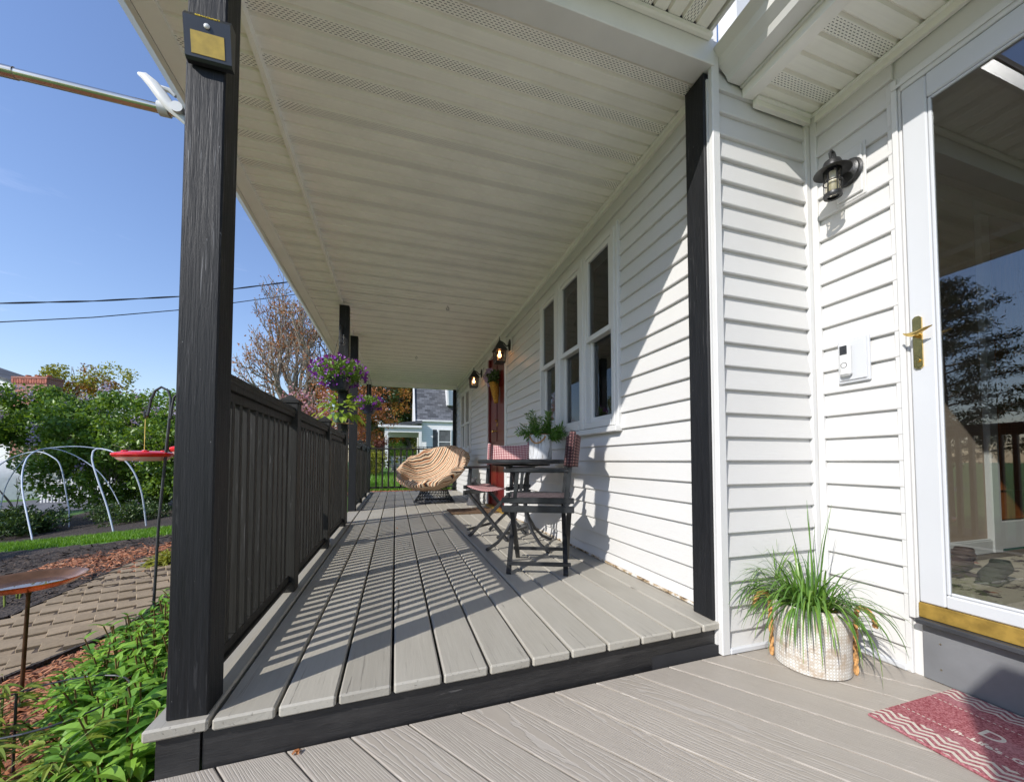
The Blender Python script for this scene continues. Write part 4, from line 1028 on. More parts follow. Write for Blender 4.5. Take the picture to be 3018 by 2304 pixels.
# ================================================================== LANTERNS on the porch wall
def lantern(y, label):
    t = thing('porch_lantern', label, 'lamp', (XW-.016, y, 2.17), group='lit lanterns on the porch wall')
    b = MB(); b.box(-.014, 0, -.07, .07, -.10, .10, .003); b.obj('mounting_block', 'white_trim', t)
    b = MB(); b.M = Matrix.Translation((-.0145, 0, 0)) @ Matrix.Rotation(-math.pi/2, 4, 'Y') ; b.lathe([(0, 0), (.045, 0), (.042, .010), (.022, .02), (0, .022)], 18); b.M = Matrix.Identity(4)
    b.v = [(x, yy, z*1.7) for x, yy, z in [tuple(q) for q in b.v]]; b.obj('back_plate', 'black_metal', t, True)
    b = MB(); b.tube([(-.03, 0, .0), (-.06, 0, -.02), (-.09, 0, .015), (-.125, 0, .035), (-.150, 0, .03)], .009, 8); b.obj('arm', 'black_metal', t, True)
    cx = -.150; b = MB(); w0, w1 = .052, .078
    def sq(w, z): return [(cx-w, -w, z), (cx+w, -w, z), (cx+w, w, z), (cx-w, w, z)]
    b.add(sq(.010, .045)+sq(.084, -.085), [(0, 1, 5, 4), (1, 2, 6, 5), (2, 3, 7, 6), (3, 0, 4, 7), (3, 2, 1, 0), (4, 5, 6, 7)])
    b.tube([(cx, 0, .03), (cx, 0, .075), (cx, 0, .10)], [.008, .006, .001], 8); b.obj('roof', 'black_metal', t)
    b = MB()
    for i, j in ((-1, -1), (1, -1), (1, 1), (-1, 1)): b.bar((cx+i*.066, j*.066, -.087), (cx+i*.056, j*.056, -.235), .009, .009)
    for z, w in ((-.092, .066), (-.232, .056), (-.138, .063), (-.186, .0595)):
        p = sq(w, z); th = .008 if z in (-.092, -.232) else .003
        for k in range(4): b.bar(p[k], p[(k+1) % 4], th, th)
    for k in range(4):
        for f in (.35, .65):
            p, q = sq(.066, -.09), sq(.056, -.233)
            a = Vector(p[k]).lerp(Vector(p[(k+1) % 4]), f); c = Vector(q[k]).lerp(Vector(q[(k+1) % 4]), f); b.bar(a, c, .003, .003)
    b.box(cx-.060, cx+.060, -.060, .060, -.246, -.236); b.obj('cage', 'black_metal', t)
    b = MB(); b.add(sq(.064, -.09)+sq(.054, -.234), [(0, 1, 5, 4), (1, 2, 6, 5), (2, 3, 7, 6), (3, 0, 4, 7)]); b.obj('glass', 'lamp_glass', t)
    b = MB(); b.ball((cx, 0, -.145), .022, 12, 8, (1, 1, 1.3)); b.tube([(cx, 0, -.115), (cx, 0, -.09)], .011, 8); b.obj('bulb', 'bulb', t, True)
    return t
lantern(4.545, 'lit black lantern on the white wall nearer the window'); lantern(6.18, 'lit black lantern farther down the porch, beyond the red door')
# basket of flowers on the door
t = thing('door_basket', 'golden cone basket of purple flowers hanging on the red door', 'wall basket', (XW-.02, 5.17, 1.72))
b = MB(); b.tube([(-.03, -.02, -.20), (-.035, .01, -.05), (-.05, .03, .10)], [.030, .055, .070], 14); b.obj('cone', 'cornucopia', t, True)
leafcloud('flowers', blob((-.07, .14, .20), (.09, .14, .13), 260), .045, 'petal_lilac', t, .8)
leafcloud('leaves', blob((-.06, .0, .17), (.07, .14, .09), 220), .06, 'leaf_dark', t, .4)
# ================================================================== TABLE, CHAIRS
def dark(b, name, par, m='chair_black', smooth=False): return b.obj(name, m, par, smooth)
t = thing('bistro_table', 'round dark bistro table with curved legs on the porch', 'table', (1.0, 2.99, 0))
b = MB(); b.lathe([(0, .676), (.345, .676), (.360, .680), (.364, .690), (.362, .704), (.352, .711), (0, .711)], 48, cap=False); dark(b, 'tabletop', t, smooth=True)
for k in range(4):
    a = R(20+90*k); c, s = math.cos(a), math.sin(a); b = MB()
    pr = [(.215, .672), (.16, .665), (.11, .635), (.075, .58), (.055, .50), (.050, .40), (.055, .31), (.085, .22), (.150, .13), (.235, .055), (.330, .014)]
    b.tube([(r*c, r*s, z) for r, z in pr], .0135, 8); b.ball((.333*c, .333*s, .0145), .0145, 8, 6); dark(b, 'leg', t, smooth=True)
b = MB(); b.tube([(.066*math.cos(k*.3927), .066*math.sin(k*.3927), .31) for k in range(16)], .006, 6, True); b.tube([(.066*math.cos(k*.3927), .066*math.sin(k*.3927), .50) for k in range(16)], .006, 6, True); dark(b, 'ring', t)
b = MB(); b.lathe([(.24, .660), (.245, .664), (.24, .6755), (.15, .6755)], 24, cap=False); dark(b, 'apron', t)
def director_chair(label, x, y, rz, seed, bm_='gingham', sm_='gingham'):
    t = thing('director_chair', label, 'chair', (x, y, 0), rz, 'folding director chairs by the table')
    hw, hd = .225, .195
    for s in (-1, 1):
        yy = s*hw
        b = MB(); b.box(-hd-.02, hd+.03, yy-.014, yy+.014, .440, .475, .003); dark(b, 'seat_rail', t)
        b = MB(); b.box(-hd-.02, hd+.03, yy-.013+s*.004, yy+.013+s*.004, .385, .425, .003); dark(b, 'seat_rail', t)
        b = MB(); b.bar((hd-.05, yy, .475), (hd-.065, yy, .628), .026, .022, (1, 0, 0)); dark(b, 'arm_post', t)
        b = MB(); b.bar((-hd+.03, yy, .425), (-hd-.015, yy, .885), .024, .030, (1, 0, 0)); dark(b, 'back_post', t)
        b = MB(); b.box(-hd+.012, hd+.02, yy-.022, yy+.022, .628, .650, .006); dark(b, 'armrest', t)
        b = MB(); b.box(-hd+.0, hd+.0, s*.205-.011, s*.205+.011, .058, .080, .002); dark(b, 'stretcher', t)
    for xx in (-hd+.02, hd-.02):
        for s in (-1, 1):
            o = .011*s; b = MB(); b.bar((xx+o, s*.208, .006), (xx+o, -s*.200, .395), .024, .030, (1, 0, 0)); dark(b, 'leg', t)
    # fabrics
    def cloth(name, P, nu, nv, su, sv, mm=None):
        me = bpy.data.meshes.new(name); vs = [P(i/nu, j/nv) for i in range(nu+1) for j in range(nv+1)]
        fs = [(i*(nv+1)+j, (i+1)*(nv+1)+j, (i+1)*(nv+1)+j+1, i*(nv+1)+j+1) for i in range(nu) for j in range(nv)]
        n = len(vs); nrm = .0022
        vs2 = vs + [(p[0], p[1], p[2]) for p in vs]
        me.from_pydata(vs, [], fs); uv = me.uv_layers.new(name='UVMap')
        for l in me.loops:
            i, j = divmod(l.vertex_index, nv+1); uv.data[l.index].uv = (i/nu*su, j/nv*sv)
        me.materials.append(MATS[mm or bm_]); me.polygons.foreach_set('use_smooth', [True]*len(me.polygons))
        o = link(name, me, t); md = o.modifiers.new('th', 'SOLIDIFY'); md.thickness = .003; return o
    def back(u, v):
        yy = -hw-.018+u*(2*hw+.036); z = .665+v*.20; bow = -.045*(1-(2*u-1)**2); tilt = -hd-.0+.03-(z-.425)*.098
        e = 1 if abs(2*u-1) > .93 else 0
        return (tilt+bow-.018*(1-e), yy, z-.012*(1-(2*u-1)**2)*(1 if v > .5 else .4))
    cloth('backrest', back, 14, 5, 26, 11)
    # sleeves round the back posts
    for s in (-1, 1):
        def sl(u, v, s=s):
            a = 2*math.pi*u; z = .662+v*.215; cxx = -hd+.03-(z-.425)*.098; return (cxx+.020*math.cos(a), s*hw+.017*math.sin(a), z)
        cloth('sleeve', sl, 10, 5, 6, 11)
    def seat(u, v):
        yy = -hw+u*2*hw; return (-hd+.01+v*(2*hd), yy, .472-.045*(1-(2*u-1)**2)*1.0)
    cloth('seat', seat, 12, 6, 22, 20, sm_)
    return t
director_chair('black folding director chair nearest the camera, its checked back seen edge-on', .925, 2.37, R(157), 1, 'gingham_dark', 'seat_canvas')
director_chair('black folding director chair behind the round table, its red checked back facing the camera', .925, 3.45, R(224), 2)
# pot with evergreen sprigs on the table
t = thing('table_planter', 'whitewashed wooden pot of evergreen sprigs standing on the bistro table', 'planter', (1.14, 2.90, .7115))
b = MB(); b.lathe([(0, .002), (.090, .002), (.094, .01), (.095, .198), (.088, .202), (.083, .196), (.080, .17), (0, .168)], 32, cap=False); b.obj('pot', 'whitewashed_wood', t, True)
b = MB(); b.tube([(.090*math.cos(a*.2618), .090*math.sin(a*.2618), .203) for a in range(24)], .0028, 6, True); b.obj('rim', 'terracotta', t)
b = MB(); pts = []
for i in range(15):
    u = -1+2*i/14; a = R(232)+u*.72; pts.append((.101*math.cos(a), .101*math.sin(a), .185-.055*(1-u*u)))
b.tube(pts, .0062, 7); b.obj('rope_handle', 'rope', t, True)
b = MB(); ps = []; ns = []
for k in range(34):
    a = random.random()*6.283; e = random.uniform(.15, 1.45); Ls = random.uniform(.11, .19) if e < 1.2 else random.uniform(.17, .24)
    p = Vector((.03*math.cos(a), .03*math.sin(a), .17)); d = Vector((math.cos(a)*math.cos(e), math.sin(a)*math.cos(e), math.sin(e))); pts = [p.copy()]
    for i in range(6):
        d = (d+Vector((0, 0, -.06))).normalized(); p = p+d*Ls/6; pts.append(p.copy())
        for j in range(16):
            q = p - d*Ls/6*random.random(); nn = d.orthogonal(); nn.rotate(Matrix.Rotation(random.random()*6.283, 3, d)); ps.append(q); ns.append(nn*1.1+d*.9)
    b.tube(pts, .0018, 4)
b.obj('stems', 'stem_green', t); o = leafcloud('needles', ps, .040, 'leaf_fern', t, .16, 0, np.array([tuple(v) for v in ns])*2.2, curl=.1)
# ================================================================== PAPASAN CHAIR
t = thing('papasan_chair', 'round striped papasan chair on a woven black rattan base', 'chair', (.64, 6.62, 0), 0)
b = MB()
for k in range(30):
    for s in (-1, 1):
        a0 = k*2*math.pi/30; pts = []
        for i in range(6):
            u = i/5; r = .335-.115*u+.0*u; r = .335 - .12*math.sin(u*math.pi/2); a = a0+s*u*.55; pts.append((r*math.cos(a), r*math.sin(a), .012+u*.26))
        b.tube(pts, .0042, 4)
for z, r, w in ((.010, .34, .013), (.075, .30, .006), (.27, .218, .013), (.165, .25, .005)):
    b.tube([(r*math.cos(i*2*math.pi/28), r*math.sin(i*2*math.pi/28), z) for i in range(28)], w, 6, True)
b.obj('base', 'black_metal', t, True)
til = Euler((R(21), R(-23), R(8))).to_matrix(); tn = til
rim_c = Vector((-.02, -.0, .595))
b = MB()
for z, r in ((0.0, .57), (-.10, .50), (-.19, .38), (-.26, .22)):
    b.tube([rim_c + tn @ Vector((r*math.cos(i*2*math.pi/32), r*math.sin(i*2*math.pi/32), z-.03)) for i in range(32)], .010, 6, True)
for k in range(12):
    a = k*math.pi/6; b.tube([rim_c + tn @ Vector((r*math.cos(a), r*math.sin(a), z-.03)) for r, z in ((.57, 0), (.50, -.10), (.38, -.19), (.22, -.26))], .007, 5)
b.obj('bowl_frame', 'black_metal', t, True)
vs = []; nu = 64; prof = [(.0, -.30), (.16, -.285), (.30, -.235), (.42, -.14), (.50, -.02), (.555, .075), (.60, .082), (.635, .055), (.64, .005), (.60, -.05), (.52, -.13), (.40, -.23), (.26, -.305), (.12, -.335), (0, -.34)]
fs = []
for j, (r, z) in enumerate(prof):
    for i in range(nu):
        a = 2*math.pi*i/nu; wob = 1+.018*math.sin(9*a+j*.6)+.012*math.sin(17*a+j); zz = z + (.014*math.sin(9*a+1.3*j)+.010*math.sin(14*a))*(1 if .52 < r < .7 else .15)
        vs.append(Vector((r*wob*math.cos(a), r*wob*math.sin(a), zz)))
for j in range(len(prof)-1):
    for i in range(nu): fs.append((j*nu+i, j*nu+(i+1) % nu, (j+1)*nu+(i+1) % nu, (j+1)*nu+i))
b = MB(); b.add(vs, fs); o = link('cushion', b.mesh('cushion', 'striped_cushion', True), t, tuple(rim_c), til.to_euler()); 
# ================================================================== FAR DOORMAT, STATUE, HOSE
b = MB(); b.box(.70, 1.33, 4.92, 5.42, .0015, .018, .004); tag(b.obj('door_mat', 'coir'), 'dark coir mat in front of the red door', 'doormat')
t = thing('lion_statue', 'small grey stone animal statue on the porch by the red door', 'statue', (1.20, 5.95, 0))
b = MB(); b.lathe([(.115, 0), (.12, .02), (.10, .05), (.085, .12), (.09, .19), (.10, .21), (.0, .212)], 16); b.obj('pedestal', 'stone_dark', t, True)
b = MB(); b.ball((0, 0, .28), .075, 12, 8, (1, 1, 1.15)); b.ball((-.03, -.035, .37), .055, 12, 8); b.ball((-.06, -.07, .355), .028, 8, 6)
for s in (-1, 1): b.ball((-.01+s*.03, -.03-s*.03, .425), .018, 6, 5, (1, 1, 1.6)); b.tube([(-.05+s*.025, -.05-s*.025, .30), (-.065+s*.03, -.07-s*.03, .215)], .018, 6)
b.tube([(.06, .03, .24), (.11, .05, .27), (.12, .04, .33), (.09, .03, .36)], [.015, .013, .012, .01], 6); b.obj('figure', 'stone_dark', t, True)
# ================================================================== BIG DOORMAT by the storm door
t = thing('welcome_mat', 'red chevron-patterned doormat with cream lettering before the storm door', 'doormat', (1.496, .49, -.1395), R(0))
b = MB(); b.box(0, .462, -.380, .382, .0, .009, .003); o = b.obj('mat', 'doormat', t, recenter=False, loc=(0, 0, 0))
tx = lambda s, sz, u, yy, f=1: text(s, sz, 'mat_print', t, (u, yy, .0092), (0, 0, R(-90)), .0003, bold=.0006*f)
tx('D  H O M E', .072, .232, .045, 1.5); tx('the  Love  of', .034, .305, .0); tx("in  Life's  Greatest  Moments", .031, .160, .07)
# ================================================================== BASKET PLANTER in the corner
PX, PYY = 1.650, 1.150
t = thing('basket_planter', 'white woven basket with rope handles holding a grassy spider plant in the corner', 'planter', (PX, PYY, -.1395))
b = MB(); b.lathe([(0, .002), (.121, .002), (.127, .008), (.128, .13), (.133, .252), (.131, .258), (.126, .258), (.124, .245), (.118, .20)], 48, cap=False); b.obj('basket', 'basket_weave', t, True)
b = MB(); b.lathe([(0, .215), (.121, .212)], 24, cap=False); b.obj('soil', 'terracotta', t)
va = Vector((-.62, .78)).normalized()   # silhouette direction, seen from the deck
for s in (-1, 1):
    dx, dy = va.x*s*1.0, va.y*s*1.0; b = MB(); r0 = .1365
    for q in (0, 1):      # twisted rope
        pts = []
        path = [(r0, .004), (r0, .08), (r0+.001, .16), (r0+.004, .235), (r0+.010, .262), (r0+.024, .268), (r0+.044, .252), (r0+.058, .222), (r0+.060, .195)]
        P = [Vector((dx*r, dy*r, z)) for r, z in path]; seg = 9; n = 0
        for i in range(len(P)-1):
            for k in range(seg):
                p = P[i].lerp(P[i+1], k/seg); a = n*.62+q*math.pi; n += 1; tl = Vector((-dy, dx, 0)); nn = (P[i+1]-P[i]).normalized().cross(tl); pts.append(p+tl*.0042*math.cos(a)+nn*.0042*math.sin(a))
        b.tube(pts, .0056, 6)
    b.obj('rope_handle', 'rope', t, True)
b = MB()
for k in range(290):
    a = random.random()*2*math.pi; r = .085*math.sqrt(random.random()); Ls = random.uniform(.17, .30); e = random.choice([random.uniform(.65, 1.3)]*4+[random.uniform(1.25, 1.5)])
    if math.cos(a-R(200)) > .2: Ls *= 1.1
    elif math.cos(a-R(-20)) > .4: Ls *= .85
    p = Vector((r*math.cos(a), r*math.sin(a), .22+.02*random.random())); d = Vector((math.cos(a)*math.cos(e), math.sin(a)*math.cos(e), math.sin(e))); pts = [p.copy()]
    n = 11; g = random.uniform(.13, .27)*(.34/Ls)**.6
    if math.cos(a-R(232)) > .55 and random.random() < .3: g *= 1.7; Ls *= 1.05
    if math.cos(a-R(-45)) > .80 and random.random() < .75: continue
    if k < 6: e = 1.5; d = Vector((math.cos(a)*.08, math.sin(a)*.08, 1)); Ls = random.uniform(.36, .47); g = .02
    for i in range(n):
        d = (d+Vector((random.gauss(0, .02), random.gauss(0, .02), -g*(.5+1.2*i/n)))).normalized(); p = p+d*Ls/n
        wx, wy = p.x+PX, p.y+PYY
        if wx > 1.955: p.x = 1.955-PX; d.x = min(d.x, 0)*.5; d.normalize()
        if wy > 1.300: p.y = 1.300-PYY; d.y = min(d.y, 0)*.5; d.normalize()
        if p.z < .01: p.z = .01
        rr = math.hypot(p.x, p.y)
        if rr < .139 and p.z < .235: p.x *= .142/rr; p.y *= .142/rr
        pts.append(p.copy())
    ribbon(b, pts, random.uniform(.0055, .0105))
b.obj('leaves', 'leaf_blade', t, recenter=False, loc=(0, 0, 0)); 
# ================================================================== HANGING BASKETS
def hang_basket(label, x, y, z, r, fr, m, flowers, hz, n=1500, pot='pot_plastic', group='hanging baskets', nm='hanging_basket', sc=(1, 1, .55), ls=.030, droop=.2, hk=None):
    t = thing(nm, label, 'hanging basket', (x, y, z), group=group)
    b = MB(); b.lathe([(0, -r*1.05), (r*.62, -r*1.05), (r*.72, -r*.95), (r, 0), (r*1.05, .006), (r*1.05, .014), (r*.95, .014), (r*.9, -.02), (0, -.02)], 28, cap=False); b.obj('pot', pot, t, True)
    b = MB()
    for k in range(3):
        a = R(30+120*k); b.tube([(r*math.cos(a), r*math.sin(a), .01), (r*.5*math.cos(a), r*.5*math.sin(a), hz*.6), (0, 0, hz)], .0016, 4)
    b.obj('hanger', 'wire', t)
    leafcloud('leaves', blob((0, 0, fr*.28), (fr*sc[0], fr*sc[1], fr*sc[2]), n, .15), ls, m, t, .55, droop)
    if flowers:
        pp = blob((0, 0, fr*.25), (fr*1.08, fr*1.08, fr*.62), flowers, .92); pp = np.repeat(pp, 5, 0)+rng.normal(size=(flowers*5, 3))*.008
        leafcloud('flowers', pp, .030, 'petal_purple', t, .95)
    return t
hang_basket('purple petunia basket hanging from the black post beside the steps', -.60, 4.47, 1.60, .125, .27, 'leaf_petunia', 95, .5, 2600)
hang_basket('smaller purple flower basket hanging farther along the porch', -.37, 5.62, 1.47, .11, .18, 'leaf_petunia', 60, .45, 1300)
t = hang_basket('green glazed pot of chartreuse leaves hanging below the purple petunias', -.585, 4.47, 1.20, .085, .19, 'leaf_bright', 0, .42, 0, 'glazed_pot', sc=(1, 1, .6))
for o_ in [c for c in t.children if c.name.startswith('leaves')]: bpy.data.objects.remove(o_)
b = MB()
for k in range(130):
    a = random.random()*6.283; p = Vector((.03*math.cos(a), .03*math.sin(a), .0)); e = random.uniform(.1, 1.4); d = Vector((math.cos(a)*math.cos(e), math.sin(a)*math.cos(e), math.sin(e))); Ls = random.uniform(.08, .22)
    for i in range(4): d = (d+Vector((0, 0, -.15))).normalized(); p = p+d*Ls/4
    ld = (d+Vector((0, 0, -.5))).normalized(); pts = [p+ld*.02*i for i in range(5)]; ribbon(b, [pts[0], pts[0]+ld*.018, pts[0]+ld*.036+Vector((0, 0, -.003)), pts[0]+ld*.054+Vector((0, 0, -.008)), pts[0]+ld*.070+Vector((0, 0, -.016))], random.uniform(.045, .06))
b.obj('leaves', 'leaf_chartreuse', t, recenter=False, loc=(0, 0, 0))
b = MB(); b.tube([(-.13, -.02, -.088), (.14, -.04, -.096)], .005, 6); o = b.obj('perch', 'wood_stick', t)
t = thing('hanging_hook', 'black scroll bracket with chain fixed to the post above the petunias', 'hook', (-.60, 4.55, 2.10))
b = MB(); b.tube([(0, .008, .10), (-.0, -.03, .11), (0, -.07, .08), (0, -.08, .04)], .005, 6); b.box(-.012, .012, .0, .009, -.08, .12); b.obj('bracket', 'black_metal', t)
b = MB()
for k in range(9):
    z = .03-k*.02; b.tube([(-.0+(.006*math.cos(a*.785) if k % 2 else 0), -.08+(0 if k % 2 else .006*math.cos(a*.785)), z+.011*math.sin(a*.785)) for a in range(8)], .0018, 4, True)
b.obj('chain', 'steel', t)
b = MB()
for k in range(6):
    z = .0-k*.02; b.tube([(.03+(.006*math.cos(a*.785) if k % 2 else 0), -.012+(0 if k % 2 else .006*math.cos(a*.785)), z+.011*math.sin(a*.785)) for a in range(8)], .0018, 4, True)
b.obj('chain', 'steel', t)
# ================================================================== GARDEN
t = thing('bird_bath', 'shallow copper bird bath dish on a slim metal stake', 'bird bath', (-1.86, 2.70, 0))
b = MB(); b.lathe([(0, .015), (.08, .018), (.17, .038), (.195, .060), (.212, .070), (.214, .075), (.190, .066), (.17, .047), (.08, .027), (0, .024)], 56, cap=False); b.obj('dish', 'copper', t, True)
b = MB(); b.tube([(0, 0, .016), (.0, 0, -.02), (-.012, .0, -.62)], [.016, .0085, .0085], 10); b.obj('stake', 'bronze_pole', t, True)
b = MB(); b.lathe([(0, .040), (.150, .040), (.152, .0405)], 40, cap=False); b.obj('water', 'lamp_glass', t, recenter=False, loc=(0, 0, 0))
t = thing('shepherd_hook', 'dark double shepherd hook standing in the green shrub beside the near post', 'garden hook', (-1.47, 3.07, 0))
b = MB(); b.tube([(-.045, .02, -.56), (-.02, .01, .3), (.03, -.015, .95), (.036, -.018, 1.05), (.034, -.015, 1.12), (.012, -.003, 1.17), (-.025, .0, 1.19), (-.062, .01, 1.165), (-.088, .02, 1.11), (-.100, .025, 1.04), (-.108, .028, 1.00)], [.0085]*3+[.0075]*8, 8)
b.tube([(-.108, .028, 1.00), (-.125, .032, .99), (-.128, .032, 1.03)], .006, 6)
b.tube([(.04, -.018, .98), (.045, -.02, 1.05), (.06, -.03, 1.12), (.10, -.045, 1.165), (.14, -.06, 1.15), (.17, -.07, 1.08), (.18, -.075, 1.0)], .0075, 8); b.obj('hook_pole', 'iron_gray', t, True)
def feeder(label, x, y, z, hz, r=.155):
    t = thing('bird_feeder', label, 'bird feeder', (x, y, z), group='red nectar feeders')
    b = MB(); b.lathe([(0, .022), (r*.5, .026), (r*.92, .016), (r, .010), (r*1.01, .0), (r*.93, -.014), (r*.9, -.012), (r*.9, .004), (0, .012)], 40, cap=False)
    for k in range(6): a = k*1.047; b.lathe([(.0, .03), (.016, .028), (.020, .018), (.0, .018)], 8, (r*.68*math.cos(a), r*.68*math.sin(a), 0))
    b.obj('lid', 'red_plastic', t, True)
    b = MB(); b.lathe([(r*.89, -.010), (r*.87, -.022), (r*.74, -.040), (0, -.044)], 36, cap=False); b.obj('bowl', 'clear_plastic', t, True)
    b = MB(); b.tube([(0, 0, .02), (0, 0, hz*.8), (.0, 0, hz)], .0022, 5); b.tube([(0, 0, hz), (.014, 0, hz+.02), (0, 0, hz+.035), (-.012, 0, hz+.02)], .002, 5); b.obj('hanger', 'brass', t)
feeder('flat red nectar feeder hanging from the left arm of the garden hook', -1.59, 3.10, .74, .235)
feeder('second red nectar feeder half hidden behind the near post', -1.285, 2.995, .775, .20, .11)
def arc(name, label, pts, r):
    b = MB(); P = [Vector(p) for p in pts]; out = []
    for i in range(len(P)-1):           # Catmull-Rom
        p0, p1, p2, p3 = P[max(i-1, 0)], P[i], P[i+1], P[min(i+2, len(P)-1)]
        for k in range(5):
            u = k/5; out.append(.5*((2*p1)+(p2-p0)*u+(2*p0-5*p1+4*p2-p3)*u*u+(3*p1-p0-3*p2+p3)*u**3))
    out.append(P[-1]); out[0].z = Z(out[0].x, out[0].y)-.05; out[-1].z = Z(out[-1].x, out[-1].y)-.05
    b.tube(out, r, 8); o = b.obj(name, 'pvc', None, True); tag(o, label, 'hoop', 'bent plastic hoops over the garden bed')
arc('garden_hoop', 'long plastic hoop arching over the others from front left to back right', [(-6.7, 9.77, -0.86), (-7.09, 10.15, -0.26), (-7.42, 10.52, 0.14), (-7.67, 10.87, 0.49), (-7.83, 11.19, 0.76), (-7.92, 11.5, 0.91), (-7.93, 11.79, 0.99), (-7.51, 11.94, 1.05), (-7.09, 12.09, 1.0), (-6.8, 12.29, 0.89), (-6.6, 12.52, 0.67), (-6.35, 12.75, 0.33), (-6.21, 13.0, 0.03), (-6.19, 13.29, -0.29), (-6.22, 13.59, -0.69)], .0135)
arc('garden_hoop', 'narrow plastic hoop nearest the near post, both feet at the grass edge', [(-5.16, 9.23, -0.7), (-5.33, 9.32, -0.19), (-5.54, 9.41, 0.33), (-5.68, 9.49, 0.68), (-5.72, 9.55, 0.83), (-5.71, 9.58, 0.91), (-5.63, 9.61, 0.94), (-5.41, 9.59, 0.87), (-5.2, 9.58, 0.68), (-5.05, 9.59, 0.41), (-4.96, 9.63, 0.04), (-4.93, 9.68, -0.32), (-4.92, 9.74, -0.66)], .0135)
arc('garden_hoop', 'thin rear plastic hoop crossing behind the long one', [(-9.21, 12.52, -0.42), (-9.13, 12.51, 0.04), (-8.99, 12.49, 0.39), (-8.78, 12.46, 0.72), (-8.57, 12.42, 0.91), (-8.33, 12.38, 1.0), (-8.05, 12.34, 0.98), (-7.71, 12.28, 0.84), (-7.35, 12.21, 0.6), (-7.08, 12.17, 0.33), (-6.87, 12.16, -0.03), (-6.64, 12.15, -0.55)], .011)
arc('garden_hoop', 'plastic hoop running out of the left edge of the view', [(-9.16, 11.86, -0.21), (-8.95, 11.8, 0.33), (-8.67, 11.73, 0.61), (-8.4, 11.66, 0.78), (-8.08, 11.58, 0.89), (-7.81, 11.51, 0.9), (-7.59, 11.47, 0.79), (-7.46, 11.46, 0.65), (-7.38, 11.46, 0.36), (-7.34, 11.49, -0.01), (-7.26, 11.5, -0.52)], .0125)
# peony support ring
t = thing('plant_support', 'dark wire ring on stakes holding up the peony stems', 'plant support', (-1.32, 2.02, 0))
b = MB(); zg = -.56
b.tube([(.24*math.cos(a*.2618), .20*math.sin(a*.2618), -.27) for a in range(24)], .0035, 6, True)
b.obj('ring', 'iron_gray', t)
for a in (R(15), R(140), R(250)):
    b = MB(); b.tube([(.24*math.cos(a), .20*math.sin(a), -.262), (.24*math.cos(a), .20*math.sin(a), zg-.05)], .0045, 6); b.obj('stake', 'iron_gray', t)
# landscape edging and rocks
o = MB()
for i in range(5): o.bar((-2.95+.22*i, 5.75+.10*i, Z(-2.9, 5.8)+.02), (-2.76+.22*i, 5.84+.10*i, Z(-2.9, 5.8)+.02), .06, .07)
tag(o.obj('path_edging', 'rock'), 'low dark edging strip along the far end of the paver path', 'edging')
def rock(x, y, s, label):
    b = MB(); b.ball((0, 0, 0), s, 12, 8, (1.2, .9, .7)); r = random.Random(int(x*100)); b.v = [tuple(Vector(v)*(1+r.uniform(-.14, .14))) for v in b.v]
    tag(link('rock', b.mesh('rock', 'rock', True), None, (x, y, Z(x, y)+s*.3)), label, 'rock')
rock(-11.3, 15.2, .28, 'pale boulder at the edge of the driveway by the long hoop')
# utility cables
def cable(pts, r, label, tw=0):
    b = MB(); out = []
    for i in range(len(pts)-1):
        a, c = Vector(pts[i]), Vector(pts[i+1])
        for k in range(14): u = k/14; out.append(a.lerp(c, u))
    out.append(Vector(pts[-1]))
    if tw:
        for s in (0, 1): b.tube([p+Vector((0, 0, tw*math.sin(i*.45+s*math.pi))) for i, p in enumerate(out)], r, 5)
    else: b.tube(out, r, 5)
    tag(b.obj('utility_cable', 'wire', None, True), label, 'cable', 'overhead cables')
cable([(-18.33, 23.2, 7.75), (-18.14, 24.17, 8.21), (-15.43, 25.39, 9.16), (-12.32, 27.0, 10.5), (-10.24, 28.41, 11.85), (-7.15, 30.01, 13.53), (-3.35, 31.9, 15.58)], .028, 'upper twisted overhead cable crossing the sky', .022)
cable([(-18.32, 23.23, 6.91), (-18.13, 24.2, 7.32), (-15.42, 25.42, 8.3), (-12.45, 27.07, 9.69), (-10.23, 28.44, 10.95), (-6.82, 29.94, 12.63), (-3.34, 31.93, 14.69)], .026, 'lower thin overhead cable crossing the sky')
# ---- vegetation
def trunked(name, label, cat, x, y, h, r, crown_fn, group=None, bark='bark', lean=(0, 0, 1), depth=3, L0=None, nb=3, spread=.6):
    t = thing(name, label, cat, (x, y, Z(x, y)), group=group); b = MB(); tips = []
    grow(b, (0, 0, -.1), lean, L0 or h*.4, r, depth, spread, .2, nb, .006, .65, tips); b.obj('trunk', bark, t, True, recenter=False, loc=(0, 0, 0)); crown_fn(t, tips); return t
# lilac
def lilac(x, y, rx, ry, rz, zc, n, label, ns_=9):
    t = thing('lilac_bush', label, 'bush', (x, y, Z(x, y)), group='lilac bushes beyond the garden bed'); g0 = Z(x, y)
    b = MB()
    for k in range(ns_):
        a = random.random()*6.28; grow(b, (.3*math.cos(a), .3*math.sin(a), -.1), (math.cos(a)*.5, math.sin(a)*.5, 1), 1.0, .035, 3, .5, .2, 3, .006)
    b.obj('stems', 'bark', t, True, recenter=False, loc=(0, 0, 0))
    P = clumps((0, 0, zc-g0), (rx, ry, rz), 150, .34, n//150, .8); P = P[P[:, 2] > .25]
    leafcloud('leaves', P, .105, 'leaf_lilac', t, .62, .35)
    Q = blob((0, 0, zc-g0), (rx*1.0, ry*1.0, rz*1.02), 46, .9); Q = Q[Q[:, 2] > zc-g0-.4]; Q = np.repeat(Q, 26, 0) + rng.normal(size=(len(Q)*26, 3))*np.array([.045, .045, .085])
    leafcloud('flowers', Q, .050, 'petal_lilac', t, .9)
lilac(-10.2, 15.0, 1.7, 1.4, .80, 2.0, 15000, 'lilac bush at the left, in front of the brick chimney', 1)
